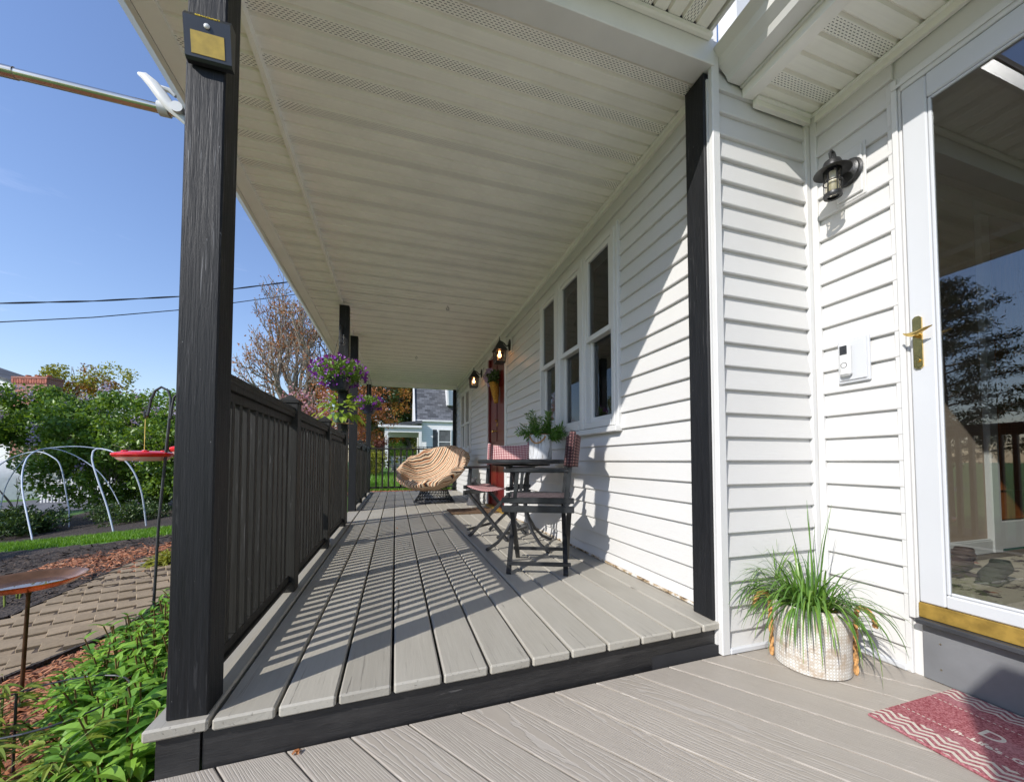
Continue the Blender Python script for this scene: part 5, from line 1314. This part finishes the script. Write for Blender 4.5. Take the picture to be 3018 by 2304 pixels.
lilac(-7.6, 13.9, 1.9, 1.6, 1.9, .95, 22000, 'tallest lilac bush behind the plastic hoops')
lilac(-5.4, 13.3, 1.8, 1.5, 1.75, .95, 20000, 'lilac bush just left of the near post')
def lowshrub(name, label, x, y, r, h, n, m, ls=.06, asp=.5, grp=None, stem='bark'):
    t = thing(name, label, 'shrub', (x, y, Z(x, y)), group=grp); b = MB()
    for k in range(14):
        a = random.random()*6.28; e = random.uniform(.5, 1.3); d = Vector((math.cos(a)*math.cos(e)*r, math.sin(a)*math.cos(e)*r, math.sin(e)*h)); b.tube([(0, 0, -.03), d*.5+Vector((0, 0, .05)), d], [.012, .008, .003], 4)
    b.obj('stems', stem, t, recenter=False, loc=(0, 0, 0)); leafcloud('leaves', clumps((0, 0, h*.5), (r, r, h*.55), 26, r*.28, n//26), ls, m, t, asp, .1)
lowshrub('low_shrub', 'low dark evergreen shrub under the long hoop', -7.75, 11.0, .75, .55, 5200, 'leaf_dark', .07)
lowshrub('low_shrub', 'dark shrub in the bed behind the narrow hoop', -5.9, 11.2, .7, .4, 3000, 'leaf_dark', .06)
lowshrub('yellow_shrub', 'yellow-green shrub beyond the far porch railing', -1.0, 14.8, .75, 1.15, 4500, 'leaf_yellowgreen', .075)
lowshrub('yellow_shrub', 'low yellow-green shrub beside the step opening', -1.55, 9.9, .55, 1.3, 3800, 'leaf_yellowgreen', .06)
lowshrub('purple_shrub', 'dusky purple shrub between the porch and the neighbour', -1.1, 18.2, .8, 1.9, 2600, 'leaf_redtree', .09)
lowshrub('green_shrub', 'bright green shrub tuft under the neighbour porch roof', .3, 31, 1.2, 2.0, 2400, 'leaf_bright', .10)
def blossom(name, label, x, y, zc, r, n, m, h):
    def cf(t, tips):
        P = clumps((0, 0, zc-Z(x, y)), r, 60, r[0]*.22, n//60); leafcloud('crown', P, .085, m, t, .7)
    trunked(name, label, 'tree', x, y, h, .07, cf, None, 'bark', depth=3)
blossom('blossom_tree', 'small pink blossoming tree behind the porch railing', -3.0, 14.6, 2.2, (1.5, 1.2, .9), 1500, 'petal_pink', 3)
blossom('blossom_tree', 'rusty-leaved small tree behind the near flower basket', -1.6, 16.2, 2.6, (1.6, 1.2, 1.5), 4200, 'leaf_bud', 3)
# bare trees with buds
def bare(x, y, h, r, label, budn, lean, depth=6, budz=3., wid=4.3):
    t = thing('bare_tree', label, 'tree', (x, y, Z(x, y)), group='bare spring trees'); b = MB(); tips = []
    grow(b, (0, 0, -.2), lean, h*.24, r, depth, .56, .12, 3, .016, .78, tips, 4)
    T = np.array([tuple(p) for p in tips]); c0 = T.mean(0); rad = np.percentile(np.hypot(T[:, 0]-c0[0], T[:, 1]-c0[1]), 92); fz = h/T[:, 2].max()
    def fx(q):
        e = min(1, max(0, q[2])/3); u, v = q[0]-c0[0]*e, q[1]-c0[1]*e; rr = math.hypot(u, v)*1.0/rad*wid; k_ = wid*1.15*math.tanh(rr/(wid*1.15))/max(1e-6, math.hypot(u, v)); k_ = k_ if q[2] > 1 else min(k_, 1)
        return (u*k_, v*k_, q[2]*fz)
    b.v = [fx(tuple(v)) for v in b.v]; T = np.array([fx(v) for v in T]); b.obj('trunk', 'bark_gray', t, True, recenter=False, loc=(0, 0, 0))
    if budn:
        T2 = T[T[:, 2] > budz]; I = rng.integers(0, len(T2), budn); leafcloud('buds', T2[I]+rng.normal(size=(budn, 3))*.15, .15, 'leaf_bud', t, .6)
bare(-7.4, 29.3, 15.0, .42, 'taller, nearly leafless tree between the near post and the porch eave', 1500, (-.16, 0, 1), budz=3.5)
bare(-5.9, 28.6, 13.6, .45, 'shorter tree dotted with rust-red buds, closest to the porch eave', 2400, (.08, .0, 1), budz=3.5)
bare(-26.5, 42, 10.2, .12, 'small bare tree behind the brick chimney', 0, (0, 0, 1), 5, wid=2.2)
def bigtree(name, label, x, y, zc, r, n, m, ls, h, grp=None, k=140, dark=None):
    def cf(t, tips):
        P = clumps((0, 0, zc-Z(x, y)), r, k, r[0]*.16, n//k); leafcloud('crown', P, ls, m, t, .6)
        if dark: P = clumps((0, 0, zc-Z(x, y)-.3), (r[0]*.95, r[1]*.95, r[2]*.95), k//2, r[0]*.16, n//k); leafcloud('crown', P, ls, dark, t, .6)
    trunked(name, label, 'tree', x, y, h, .2, cf, grp, 'bark_gray', depth=4)
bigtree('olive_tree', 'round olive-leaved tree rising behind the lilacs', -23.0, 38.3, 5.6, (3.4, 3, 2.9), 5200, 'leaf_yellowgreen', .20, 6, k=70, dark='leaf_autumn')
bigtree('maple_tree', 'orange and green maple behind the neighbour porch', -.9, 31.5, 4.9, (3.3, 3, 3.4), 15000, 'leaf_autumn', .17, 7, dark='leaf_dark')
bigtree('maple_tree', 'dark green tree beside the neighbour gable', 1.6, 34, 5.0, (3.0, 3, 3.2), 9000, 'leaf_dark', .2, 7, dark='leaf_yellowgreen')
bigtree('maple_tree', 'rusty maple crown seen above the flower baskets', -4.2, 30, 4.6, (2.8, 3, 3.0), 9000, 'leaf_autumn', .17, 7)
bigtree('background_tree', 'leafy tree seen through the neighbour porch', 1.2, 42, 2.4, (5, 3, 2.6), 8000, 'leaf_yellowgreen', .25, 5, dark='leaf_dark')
bigtree('background_tree', 'dark tree far behind the lilac at the left', -16, 27, 1.6, (3.5, 2.5, 2.2), 8000, 'leaf_dark', .2, 4)
# trees the storm door mirrors (standing left of the view)
def pine(x, y, h, label):
    t = thing('pine_tree', label, 'tree', (x, y, Z(x, y)), group='pines left of the view'); b = MB(); b.tube([(0, 0, -.2), (0, 0, h*.5), (0, 0, h)], [.22, .14, .03], 8); P = []
    for k in range(46):
        z = h*(.22+.76*k/46); L_ = (1-(k/46)**1.5)*h*.34+.3; a = k*2.4; d = Vector((math.cos(a), math.sin(a), .22)); e = d*L_*random.uniform(.75, 1.1); b.tube([(0, 0, z), Vector((0, 0, z))+e], [.035, .008], 4)
        for q in range(16):
            c = Vector((0, 0, z))+e*random.uniform(.3, 1.02); P.append(np.array(c)+rng.normal(size=(34, 3))*np.array([.22, .22, .10]))
    b.obj('trunk', 'bark', t, recenter=False, loc=(0, 0, 0)); leafcloud('needles', np.concatenate(P), .16, 'leaf_pine', t, .22, 0)
pine(-15.5, 8.6, 9.0, 'tall dark pine left of the view, mirrored in the storm door')
pine(-18.0, 11.5, 7.0, 'shorter pine behind the tall one, mirrored in the storm door')
bigtree('red_tree', 'dark red-leaved tree left of the view, mirrored in the storm door', -15, 3.6, 3.2, (2.4, 2.4, 2.8), 9000, 'leaf_redtree', .16, 5)
bigtree('background_tree', 'green tree farther left of the view', -24, 2, 3.2, (4, 4, 3.4), 8000, 'leaf_lilac', .22, 5)
# ---- leafy plant beside the post: opposite leaves on stems
def leafy(label, x0, y0, rx, ry, h, ns, m, lw, ll, name='leafy_shrub', grp=None, topm=None, lean=.35, cat='shrub'):
    t = thing(name, label, cat, (x0, y0, Z(x0, y0)), group=grp); b = MB(); s = MB()
    for k in range(ns):
        a = random.random()*6.283; rr = math.sqrt(random.random()); px, py = rx*rr*math.cos(a), ry*rr*math.sin(a); hh = h*(1-.45*rr*rr)*random.uniform(.75, 1.1)
        p = Vector((px*.8, py*.8, Z(x0+px, y0+py)-Z(x0, y0)-.02)); d = Vector((px/rx*lean, py/ry*lean, 1)).normalized(); pts = [p.copy()]; n = 7
        for i in range(n):
            d = (d+Vector((random.gauss(0, .06), random.gauss(0, .06), 0))).normalized(); p = p+d*hh/n; pts.append(p.copy())
            if i < 1 and rr < .8: continue
            an = (i % 2)*1.571+a+random.gauss(0, .3)
            for sd in (0, math.pi):
                q = an+sd; L_ = ll*random.uniform(.6, 1.15)*(.55 if i == n-1 else 1); el = .55-.10*(n-i)+.1 if i < n-1 else 1.0
                ld = Vector((math.cos(q), math.sin(q), el)).normalized(); P = [p.copy()]
                for w_ in range(4): ld = (ld+Vector((0, 0, -.20))).normalized(); P.append(P[-1]+ld*L_/4)
                ribbon(b, P, lw*random.uniform(.75, 1.15)*L_/ll*1.1, fold=.35)
        s.tube(pts, [.0035]*len(pts), 4)
    s.obj('stems', 'stem_red' if name == 'leafy_shrub' else 'stem_green', t, recenter=False, loc=(0, 0, 0)); b.obj('leaves', m, t, recenter=False, loc=(0, 0, 0)); return t
leafy('dense bright green leafy shrub beside the near porch post', -1.18, 2.62, .42, .60, .46, 185, 'leaf_bright', .038, .100)
leafy('green leafy shrub clump at the foot of the near post', -.98, 1.98, .24, .34, .34, 60, 'leaf_bright', .046, .115)
leafy('farther green leafy clump along the porch foot', -1.25, 3.75, .45, .5, .45, 70, 'leaf_bright', .036, .09)
def peony(x, y, label, ns, h):
    t = thing('peony_plant', label, 'plant', (x, y, Z(x, y)), group='young peonies in the front bed'); b = MB(); s = MB()
    for k in range(ns):
        a = random.random()*6.283; p = Vector((.05*math.cos(a), .05*math.sin(a), -.02)); d = Vector((math.cos(a)*.35, math.sin(a)*.35, 1)).normalized(); hh = h*random.uniform(.7, 1.1); pts = [p.copy()]
        for i in range(7):
            d = (d+Vector((random.gauss(0, .05), random.gauss(0, .05), -.01))).normalized(); p = p+d*hh/7; pts.append(p.copy())
            if i < 2: continue
            for sd in range(2):
                q = a+i*2.2+sd*2.6+random.gauss(0, .3); pd_ = Vector((math.cos(q), math.sin(q), .55)).normalized(); e = p+pd_*.07; s.tube([p, e], .0016, 3)
                for lf in (-.9, -.3, .3, .9):
                    ld = Vector((math.cos(q+lf), math.sin(q+lf), .25)).normalized(); P = [e.copy()]; L_ = random.uniform(.06, .10)
                    for w_ in range(4): ld = (ld+Vector((0, 0, -.2))).normalized(); P.append(P[-1]+ld*L_/4)
                    ribbon(b, P, random.uniform(.014, .022), fold=.4)
        s.tube(pts, [.006]*3+[.0045]*5, 5)
    s.obj('stems', 'stem_green', t, True, recenter=False, loc=(0, 0, 0)); b.obj('leaves', 'leaf_peony', t, recenter=False, loc=(0, 0, 0))
peony(-1.46, 2.02, 'young peony in the bottom left corner, thick pale stems', 7, .36)
peony(-1.22, 1.72, 'young peony inside the wire ring near the deck corner', 4, .32)
peony(-1.92, 2.42, 'young peony beside the foot of the bird bath', 4, .26)
peony(-1.00, 1.50, 'small peony closest to the black deck corner', 3, .16)
leafy('hosta clump with yellow-green leaves beside the path', -2.65, 5.7, .16, .16, .16, 30, 'leaf_yellowgreen', .05, .17, 'hosta', None, lean=.9, cat='plant')
b = MB()
for k in range(16):
    x = -5.0+1.4*random.random(); y = 5.0+.5*random.random(); b.tube([(x, y, Z(x, y)-.02), (x+random.gauss(0, .015), y, Z(x, y)+random.uniform(.07, .17))], .009, 5)
tag(b.obj('cut_stalks', 'stem_green', recenter=False), 'row of short cut stalks in the dark soil behind the bird bath', 'stalks', kind='stuff')
def tulip(x, y, label):
    t = thing('pink_flower', label, 'flower', (x, y, Z(x, y)), group='pink flowers by the steps'); b = MB()
    for k in range(7):
        a = k*.9; p = Vector((.03*math.cos(a), .03*math.sin(a), 0)); ribbon(b, [p, p*1.6+Vector((0, 0, .07)), p*2.6+Vector((0, 0, .14)), p*3.8+Vector((0, 0, .16))], .03)
    b.obj('leaves', 'leaf_bright', t, recenter=False, loc=(0, 0, 0)); b = MB()
    for k in range(3):
        a = k*2.1; c = (.05*math.cos(a), .05*math.sin(a), .21+.03*k); b.ball(c, .03, 8, 6, (1, 1, 1.2))
    b.obj('petals', 'petal_pink', t, True)
for (x, y, l_) in ((-1.00, 6.2, 'nearest pink flower plant at the porch foot beyond the step opening'), (-1.08, 6.6, 'second pink flower plant along the porch foot'), (-.98, 7.05, 'farthest pink flower plant close against the porch foot'), (-1.22, 6.95, 'pink flower plant farthest out from the porch foot')): tulip(x, y, l_)
# ---- grass and mulch as stuff
def grassfield(name, label, n, fn, h, m='grass_blade', w=.006):
    P = np.array([fn() for _ in range(n)]); zz = np.array([Z(a, c) for a, c in P]); base = np.column_stack([P, zz])
    a = rng.random(n)*6.283; hh = h*(.5+rng.random(n)); ln = np.column_stack([np.cos(a), np.sin(a), np.zeros(n)]); sd = np.column_stack([-np.sin(a), np.cos(a), np.zeros(n)])
    tip = base+ln*(hh*.35)[:, None]+np.column_stack([np.zeros(n), np.zeros(n), hh]); V = np.stack([base-sd*w, base+sd*w, tip], 1).reshape(-1, 3)
    me = bpy.data.meshes.new(name); me.vertices.add(n*3); me.vertices.foreach_set('co', V.ravel()); me.loops.add(n*3); me.loops.foreach_set('vertex_index', np.arange(n*3, dtype=np.int32))
    me.polygons.add(n); me.polygons.foreach_set('loop_start', np.arange(n)*3); me.materials.append(MATS[m]); me.update(calc_edges=True); me.validate()
    tag(link(name, me), label, 'grass', kind='stuff')
grassfield('tall_grass', 'tall bright grass beyond the far porch railing', 34000, lambda: (random.uniform(-3.2, 3.6), 9.75+6.5*random.random()**1.3), .16, w=.007)
def lawnstrip():
    x = random.uniform(-11, -1.4); y0 = 7.90+(-3.57-x)*.30; return (x, y0+random.random()*.86)
grassfield('lawn_grass', 'short green grass strip between the dark soil and the hoops', 30000, lawnstrip, .045, w=.006)
grassfield('lawn_grass', 'short grass between the shrub bed and the driveway', 15000, lambda: (random.uniform(-14, -9.2), random.uniform(10.8, 14.6)), .05, w=.008)
def chips(name, label, n, fn, size, m, z0=.008):
    P = np.array([fn() for _ in range(n)]); zz = np.array([Z(a, c) for a, c in P])+z0+rng.random(n)*.018; c = np.column_stack([P, zz])
    a = rng.random(n)*6.283; e = rng.normal(size=n)*.25; L_ = size*(.4+rng.random(n)); d = np.column_stack([np.cos(a)*np.cos(e), np.sin(a)*np.cos(e), np.sin(e)])*L_[:, None]; s = np.column_stack([-np.sin(a), np.cos(a), rng.normal(size=n)*.4])*(L_*.22)[:, None]
    up = np.array([0, 0, .004]); V = np.stack([c-d-s, c+d-s*.6, c+d*1.05+s, c-d+s, c+up*1.2], 1).reshape(-1, 3); F = (np.arange(n)*5)[:, None, None]+np.array([[0, 1, 4], [1, 2, 4], [2, 3, 4], [3, 0, 4]]); F = F.reshape(-1, 3)
    me = bpy.data.meshes.new(name); me.vertices.add(n*5); me.vertices.foreach_set('co', V.ravel()); me.loops.add(len(F)*3); me.loops.foreach_set('vertex_index', F.ravel().astype(np.int32))
    me.polygons.add(len(F)); me.polygons.foreach_set('loop_start', np.arange(len(F))*3); me.materials.append(MATS[m]); me.update(calc_edges=True); me.validate(); tag(link(name, me), label, 'mulch', kind='stuff')
MP = [(-2.25, 3.15), (-1.88, 3.6), (-1.88, 6.3), (-.66, 6.3), (-.66, -.2), (-2.6, .6), (-5.2, 1.85)]
def inpoly(poly, x0, x1, y0, y1, bias=1.):
    def f():
        while True:
            p = (random.uniform(x0, x1), y0+(y1-y0)*random.random()**bias)
            if inside(p, poly): return p
    return f
chips('wood_chips', 'reddish wood chip mulch in the front garden bed', 26000, inpoly(MP, -4, -.66, .2, 6.3, 1.3), .022, 'mulch_chip')
chips('wood_chips', 'reddish chips scattered over the soil beyond the path', 7000, lambda: (random.uniform(-4.6, -1.3), random.uniform(5.9, 7.0)+random.gauss(0, .2)), .03, 'mulch_chip')
chips('dark_chips', 'dark brown chips on the dark soil bed', 9000, lambda: (random.uniform(-10, -1.4), random.uniform(5.0, 8.0)), .035, 'mulch_dark')
chips('wood_chips', 'reddish chips in the strip beyond the far railing', 5000, lambda: (random.uniform(-1.1, 1.7), random.uniform(9.14, 9.7)), .022, 'mulch_chip', .04)
# ================================================================== SHELTER TENT, NEIGHBOUR HOUSES
P = Vector((-16.9, 25.9)); Q = Vector((-18.5, 28.9)); dr = (Q-P).normalized(); pr_ = Vector((-.93, -.37)); cz = Z(-19, 27)-.02; Wd = (Q-P).length
prof = [(0, 0), (.02, 1.1), (.14, 1.55), (.42, 1.86), (Wd/2-.1, 2.02), (Wd/2+.1, 2.02), (Wd-.42, 1.86), (Wd-.14, 1.55), (Wd-.02, 1.1), (Wd, 0)]
t = thing('shelter_tent', 'white fabric garage tent beside the driveway', 'tent', (P.x, P.y, cz))
b = MB(); vs = []; nn = 9
for i in range(nn):
    for (u, z) in prof:
        q = dr*u + pr_*(i*.75); wv_ = random.gauss(0, .03) if i else 0; vs.append((q.x+wv_, q.y+wv_, z+(random.gauss(0, .02) if i else 0)))
m_ = len(prof); b.add(vs, [(i*m_+j, i*m_+j+1, (i+1)*m_+j+1, (i+1)*m_+j) for i in range(nn-1) for j in range(m_-1)]); b.obj('cover', 'tarp', t, True)
b = MB(); b.add([(dr.x*u-.01, dr.y*u+.0, z) for u, z in prof], [tuple(range(m_))]); b.obj('end_panel', 'tarp', t)
b = MB(); c1 = dr*(Wd*.42); c2 = dr*(Wd*.58); b.add([(c1.x+.03, c1.y, 1.60), (c2.x+.03, c2.y, 1.60), (c2.x+.03, c2.y, 1.85), (c1.x+.03, c1.y, 1.85)], [(0, 1, 2, 3)]); b.obj('vent', 'black_plastic', t)
# white picket fence glimpsed under the lilacs
t = thing('picket_fence', 'white picket fence glimpsed through the lilac branches', 'fence', (0, 0, 0))
bm = MB(); bm.box(-.035, .035, -.01, .01, 0, .95); bm = bm.mesh('picket', 'white_enamel')
for k in range(30):
    x = -14.2+.13*k; y = 21.0-.035*k; link('picket', bm, t, (x, y, Z(x, y)), (0, 0, R(-15)))
b = MB(); b.bar((-14.3, 21.0, Z(-14, 21)+.75), (-10.3, 20, Z(-10.5, 20)+.75), .03, .06); b.bar((-14.3, 21.0, Z(-14, 21)+.3), (-10.3, 20, Z(-10.5, 20)+.3), .03, .06); b.obj('rail', 'white_enamel', t)
def brickmat():
    g = G('brickwork'); bk = g.n('ShaderNodeTexBrick'); bk.inputs['Scale'].default_value = 1; bk.inputs['Brick Width'].default_value = .21; bk.inputs['Row Height'].default_value = .075; bk.inputs['Mortar Size'].default_value = .010
    bk.inputs['Color1'].default_value = (.34, .10, .07, 1); bk.inputs['Color2'].default_value = (.22, .075, .055, 1); bk.inputs['Mortar'].default_value = (.34, .28, .24, 1)
    x, y, z = g.sep(g.coord('Object')); cb = g.n('ShaderNodeCombineXYZ'); g.L(g.math('ADD', x, y), cb.inputs[0]); g.L(z, cb.inputs[1]); g.L(cb.outputs[0], bk.inputs[0]); g.col(bk.outputs[0]); g.rough(.9); g.bump(bk.outputs['Fac'], .6, .01)
brickmat()
def farsiding():
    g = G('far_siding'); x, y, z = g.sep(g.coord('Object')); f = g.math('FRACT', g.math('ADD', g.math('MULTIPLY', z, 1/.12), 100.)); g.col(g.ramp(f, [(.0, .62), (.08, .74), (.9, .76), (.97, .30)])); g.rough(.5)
farsiding()
t = thing('neighbor_house', 'white neighbour house with dark roof at the far left, mostly hidden by lilacs', 'house', (-27, 34.5, Z(-27, 34)))
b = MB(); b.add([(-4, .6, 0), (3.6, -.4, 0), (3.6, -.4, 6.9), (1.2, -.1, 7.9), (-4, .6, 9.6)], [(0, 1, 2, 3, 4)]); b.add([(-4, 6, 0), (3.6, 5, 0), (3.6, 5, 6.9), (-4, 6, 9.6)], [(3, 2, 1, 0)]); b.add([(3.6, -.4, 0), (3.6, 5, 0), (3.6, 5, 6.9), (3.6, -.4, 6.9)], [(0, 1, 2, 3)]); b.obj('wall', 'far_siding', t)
b = MB(); b.add([(3.85, -.65, 6.82), (-4, .35, 9.68), (-4, 6.2, 9.68), (3.85, 5.2, 6.82), (3.85, -.65, 7.0), (-4, .35, 9.86), (-4, 6.2, 9.86), (3.85, 5.2, 7.0)], [(0, 1, 5, 4), (3, 2, 1, 0), (4, 5, 6, 7), (2, 3, 7, 6), (3, 0, 4, 7)]); b.obj('roof', 'shingle', t)
t = thing('brick_chimney', 'broad red brick chimney with a stepped top above the lilacs', 'chimney', (-21.8, 31.7, Z(-21.8, 31.7)), R(-14))
b = MB(); b.box(-1.0, 1.0, -.45, .45, 0, 7.2); b.box(-1.06, 1.06, -.50, .50, 7.201, 7.32); b.obj('stack', 'brickwork', t)
bm = MB(); bm.box(-.06, .06, -.03, .03, 0, .26); bm = bm.mesh('brick', 'brick')
for k in range(14): link('brick', bm, t, (-.97+.149*k, -.475, 6.9))
for xx in (-.62, .0, .62):
    b = MB(); b.lathe([(.12, 7.32), (.13, 7.48), (.10, 7.50), (.09, 7.33)], 12, (xx, 0, 0), cap=False); b.obj('flue', 'terracotta', t)
# neighbour straight down the porch
t = thing('neighbor_house', 'white neighbour house with grey shingle roof and side porch beyond the far railing', 'house', (1.45, 24.4, Z(1, 24)))
g0 = Z(1, 24); A_ = 3.31-g0
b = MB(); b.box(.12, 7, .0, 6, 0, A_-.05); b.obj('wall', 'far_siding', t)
b = MB()
rows = 15
rt = MB()
for k in range(rows):
    z0, z1 = A_+k*.30, A_+(k+1)*.30; y0 = -.12+k*.20; y1 = y0+.20
    rt.add([(-.30-.02*k*.0, y0, z0), (7.2, y0, z0), (7.2, y1+.02, z1+.02), (-.30, y1+.02, z1+.02), (-.30, y0, z0-.035), (7.2, y0, z0-.035)], [(0, 1, 2, 3), (4, 5, 1, 0)])
rt.obj('roof', 'shingle', t)
b = MB(); b.bar((-.36, -.30, A_-.25), (-.36, 2.75, A_+4.4), .10, .20, (0, -1, 1)); b.obj('rake_board', 'white_trim', t)
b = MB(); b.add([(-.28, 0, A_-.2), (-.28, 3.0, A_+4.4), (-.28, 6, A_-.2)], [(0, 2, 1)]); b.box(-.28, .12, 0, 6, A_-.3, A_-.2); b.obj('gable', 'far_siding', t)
b = MB(); b.box(-.30, 7.2, -.16, -.04, A_-.14, A_-.02, .01); b.obj('gutter', 'white_trim', t)
b = MB(); b.add([(-2.45, -.5, A_-.45), (.10, -.5, A_-.10), (.10, 3.5, A_-.10), (-2.45, 3.5, A_-.45), (-2.45, -.5, A_-.53), (.10, -.5, A_-.30), (.10, 3.5, A_-.30), (-2.45, 3.5, A_-.53)], [(0, 1, 2, 3), (4, 7, 6, 5), (0, 4, 5, 1), (1, 5, 6, 2), (3, 7, 4, 0), (2, 6, 7, 3)]); b.obj('porch_roof', 'shingle', t)
b = MB(); b.box(-2.47, .09, -.56, -.505, A_-.58, A_-.44, .01); b.obj('porch_fascia', 'white_trim', t); b = MB(); b.box(-2.1, .09, -.40, -.30, A_-.86, A_-.59); b.obj('porch_beam', 'white_trim', t); b = MB(); b.box(-2.2, .09, 2.4, 2.5, A_-1.0, A_-.6); b.obj('porch_beam', 'white_trim', t)
for xx in (-1.98, .0):
    b = MB(); b.box(xx-.09, xx+.09, -.43, -.27, 0, A_-.87, .01); b.obj('porch_column', 'white_trim', t)
b = MB(); b.box(1.05, 1.10, -.03, -.005, .3, A_-.75); b.box(.80, 1.04, -.035, -.004, .95, A_-.62, .005); b.obj('shutter', 'black_plastic', t)
w_ = thing('window', None, None, (1.55, -.02, 1.6)); w_.parent = t
b = MB(); b.box(-.42, -.36, -.05, .0, -.75, .85); b.box(.36, .42, -.05, 0, -.75, .85); b.box(-.36, .36, -.05, 0, .79, .85); b.box(-.36, .36, -.05, 0, -.75, -.69); b.box(-.36, .36, -.04, 0, .02, .07); b.obj('frame', 'white_trim', w_)
b = MB(); b.box(-.36, .36, -.012, -.006, -.69, .79); b.obj('pane', 'curtain_gray', w_)
dz = thing('dormer', None, None, (2.1, 0, A_+1.0)); dz.parent = t
b = MB(); b.box(-.38, 1.6, .15, 2.2, 0, 1.5); b.obj('dormer_wall', 'far_siding', dz)
b = MB(); b.bar((-.95, .02, 1.75), (-.40, .02, 1.15), .1, .12, (0, -1, 0)); b.bar((-.40, .02, 1.15), (-.34, .02, .0), .1, .12, (0, -1, 0)); b.obj('dormer_trim', 'white_trim', dz)
# masonry wall with white lattice blocks, thin wire rail above it
t = thing('garden_wall', 'grey stone garden wall topped with white lattice blocks', 'wall', (.9, 17.6, Z(.9, 17)))
r = random.Random(3)
sb = [MB() for _ in range(5)]
for q in sb:
    q.box(-.14, .14, -.12, .12, -.07, .07, .025); q.v = [tuple(Vector(v)*(1+r.uniform(-.08, .08))) for v in q.v]
sm = [q.mesh('stone', 'rock') for q in sb]
for j in range(3):
    for i in range(12): link('stone', sm[(i*3+j) % 5], t, (-1.1+.30*i+(j % 2)*.15, r.uniform(-.03, .03), .06+.145*j), (0, 0, r.uniform(-.06, .06)))
lb = MB()
for k in range(6):
    a = k*math.pi/3; lb.bar((0, 0, 0), (.13*math.cos(a), 0, .13*math.sin(a)), .05, .022)
lb.tube([(.10*math.cos(a*.5236), 0, .10*math.sin(a*.5236)) for a in range(12)], .014, 5, True); lb.box(-.15, .15, -.03, .03, .135, .155); lb.box(-.15, .15, -.03, .03, -.155, -.135); lm = lb.mesh('lattice_block', 'white_trim')
for i in range(11): link('lattice_block', lm, t, (-1.0+.31*i, 0, .60))
t = thing('wire_fence', 'thin dark metal fence rail in front of the neighbour porch', 'fence', (0, 0, 0))
b = MB(); b.tube([(-1.2, 16.0, 1.27), (3.6, 14.9, 1.24)], .014, 5)
b.obj('rail', 'black_metal', t)
bm = MB(); bm.box(-.010, .010, -.010, .010, -.55, .55); bm = bm.mesh('picket', 'black_metal')
for k in range(17): link('picket', bm, t, (.9+.16*k, 15.52-.037*k, .70))
# unseen board added behind the camera, outline cut to cast the doormat's shadow
t = thing('mat_shade_blocker', 'tall dark board screen added unseen behind the camera to shade the doormat', 'blocker', (0, 0, 0))
b = MB(); b.prism([(-2.2, -.14), (-.445, -.14), (-.445, 1.677), (-.53, 1.825), (-2.2, 1.825)], -.36, -.33, 'x'); b.obj('panel', 'rail_paint', t)
for (x, y, z, rz, s, lb) in ((-.262, 1.245, -.1395, .4, 1.0, 'rust-red fallen bud caught at the foot of the black step board'), (.02, 4.1, .0008, 2., .9, 'tiny dry bud lying on the upper porch boards')):
    b = MB(); ribbon(b, [(-.012*s, 0, .002), (-.004*s, .001, .006), (.005*s, 0, .008), (.014*s, .003, .004)], .013*s, fold=.6); ribbon(b, [(0, -.010*s, .003), (.001, -.003*s, .007), (0, .006*s, .006), (.003, .012*s, .003)], .010*s, fold=.6)
    tag(link('fallen_bud', b.mesh('fallen_bud', 'leaf_bud'), None, (x, y, z), (0, 0, rz)), lb, 'bud', 'fallen buds')
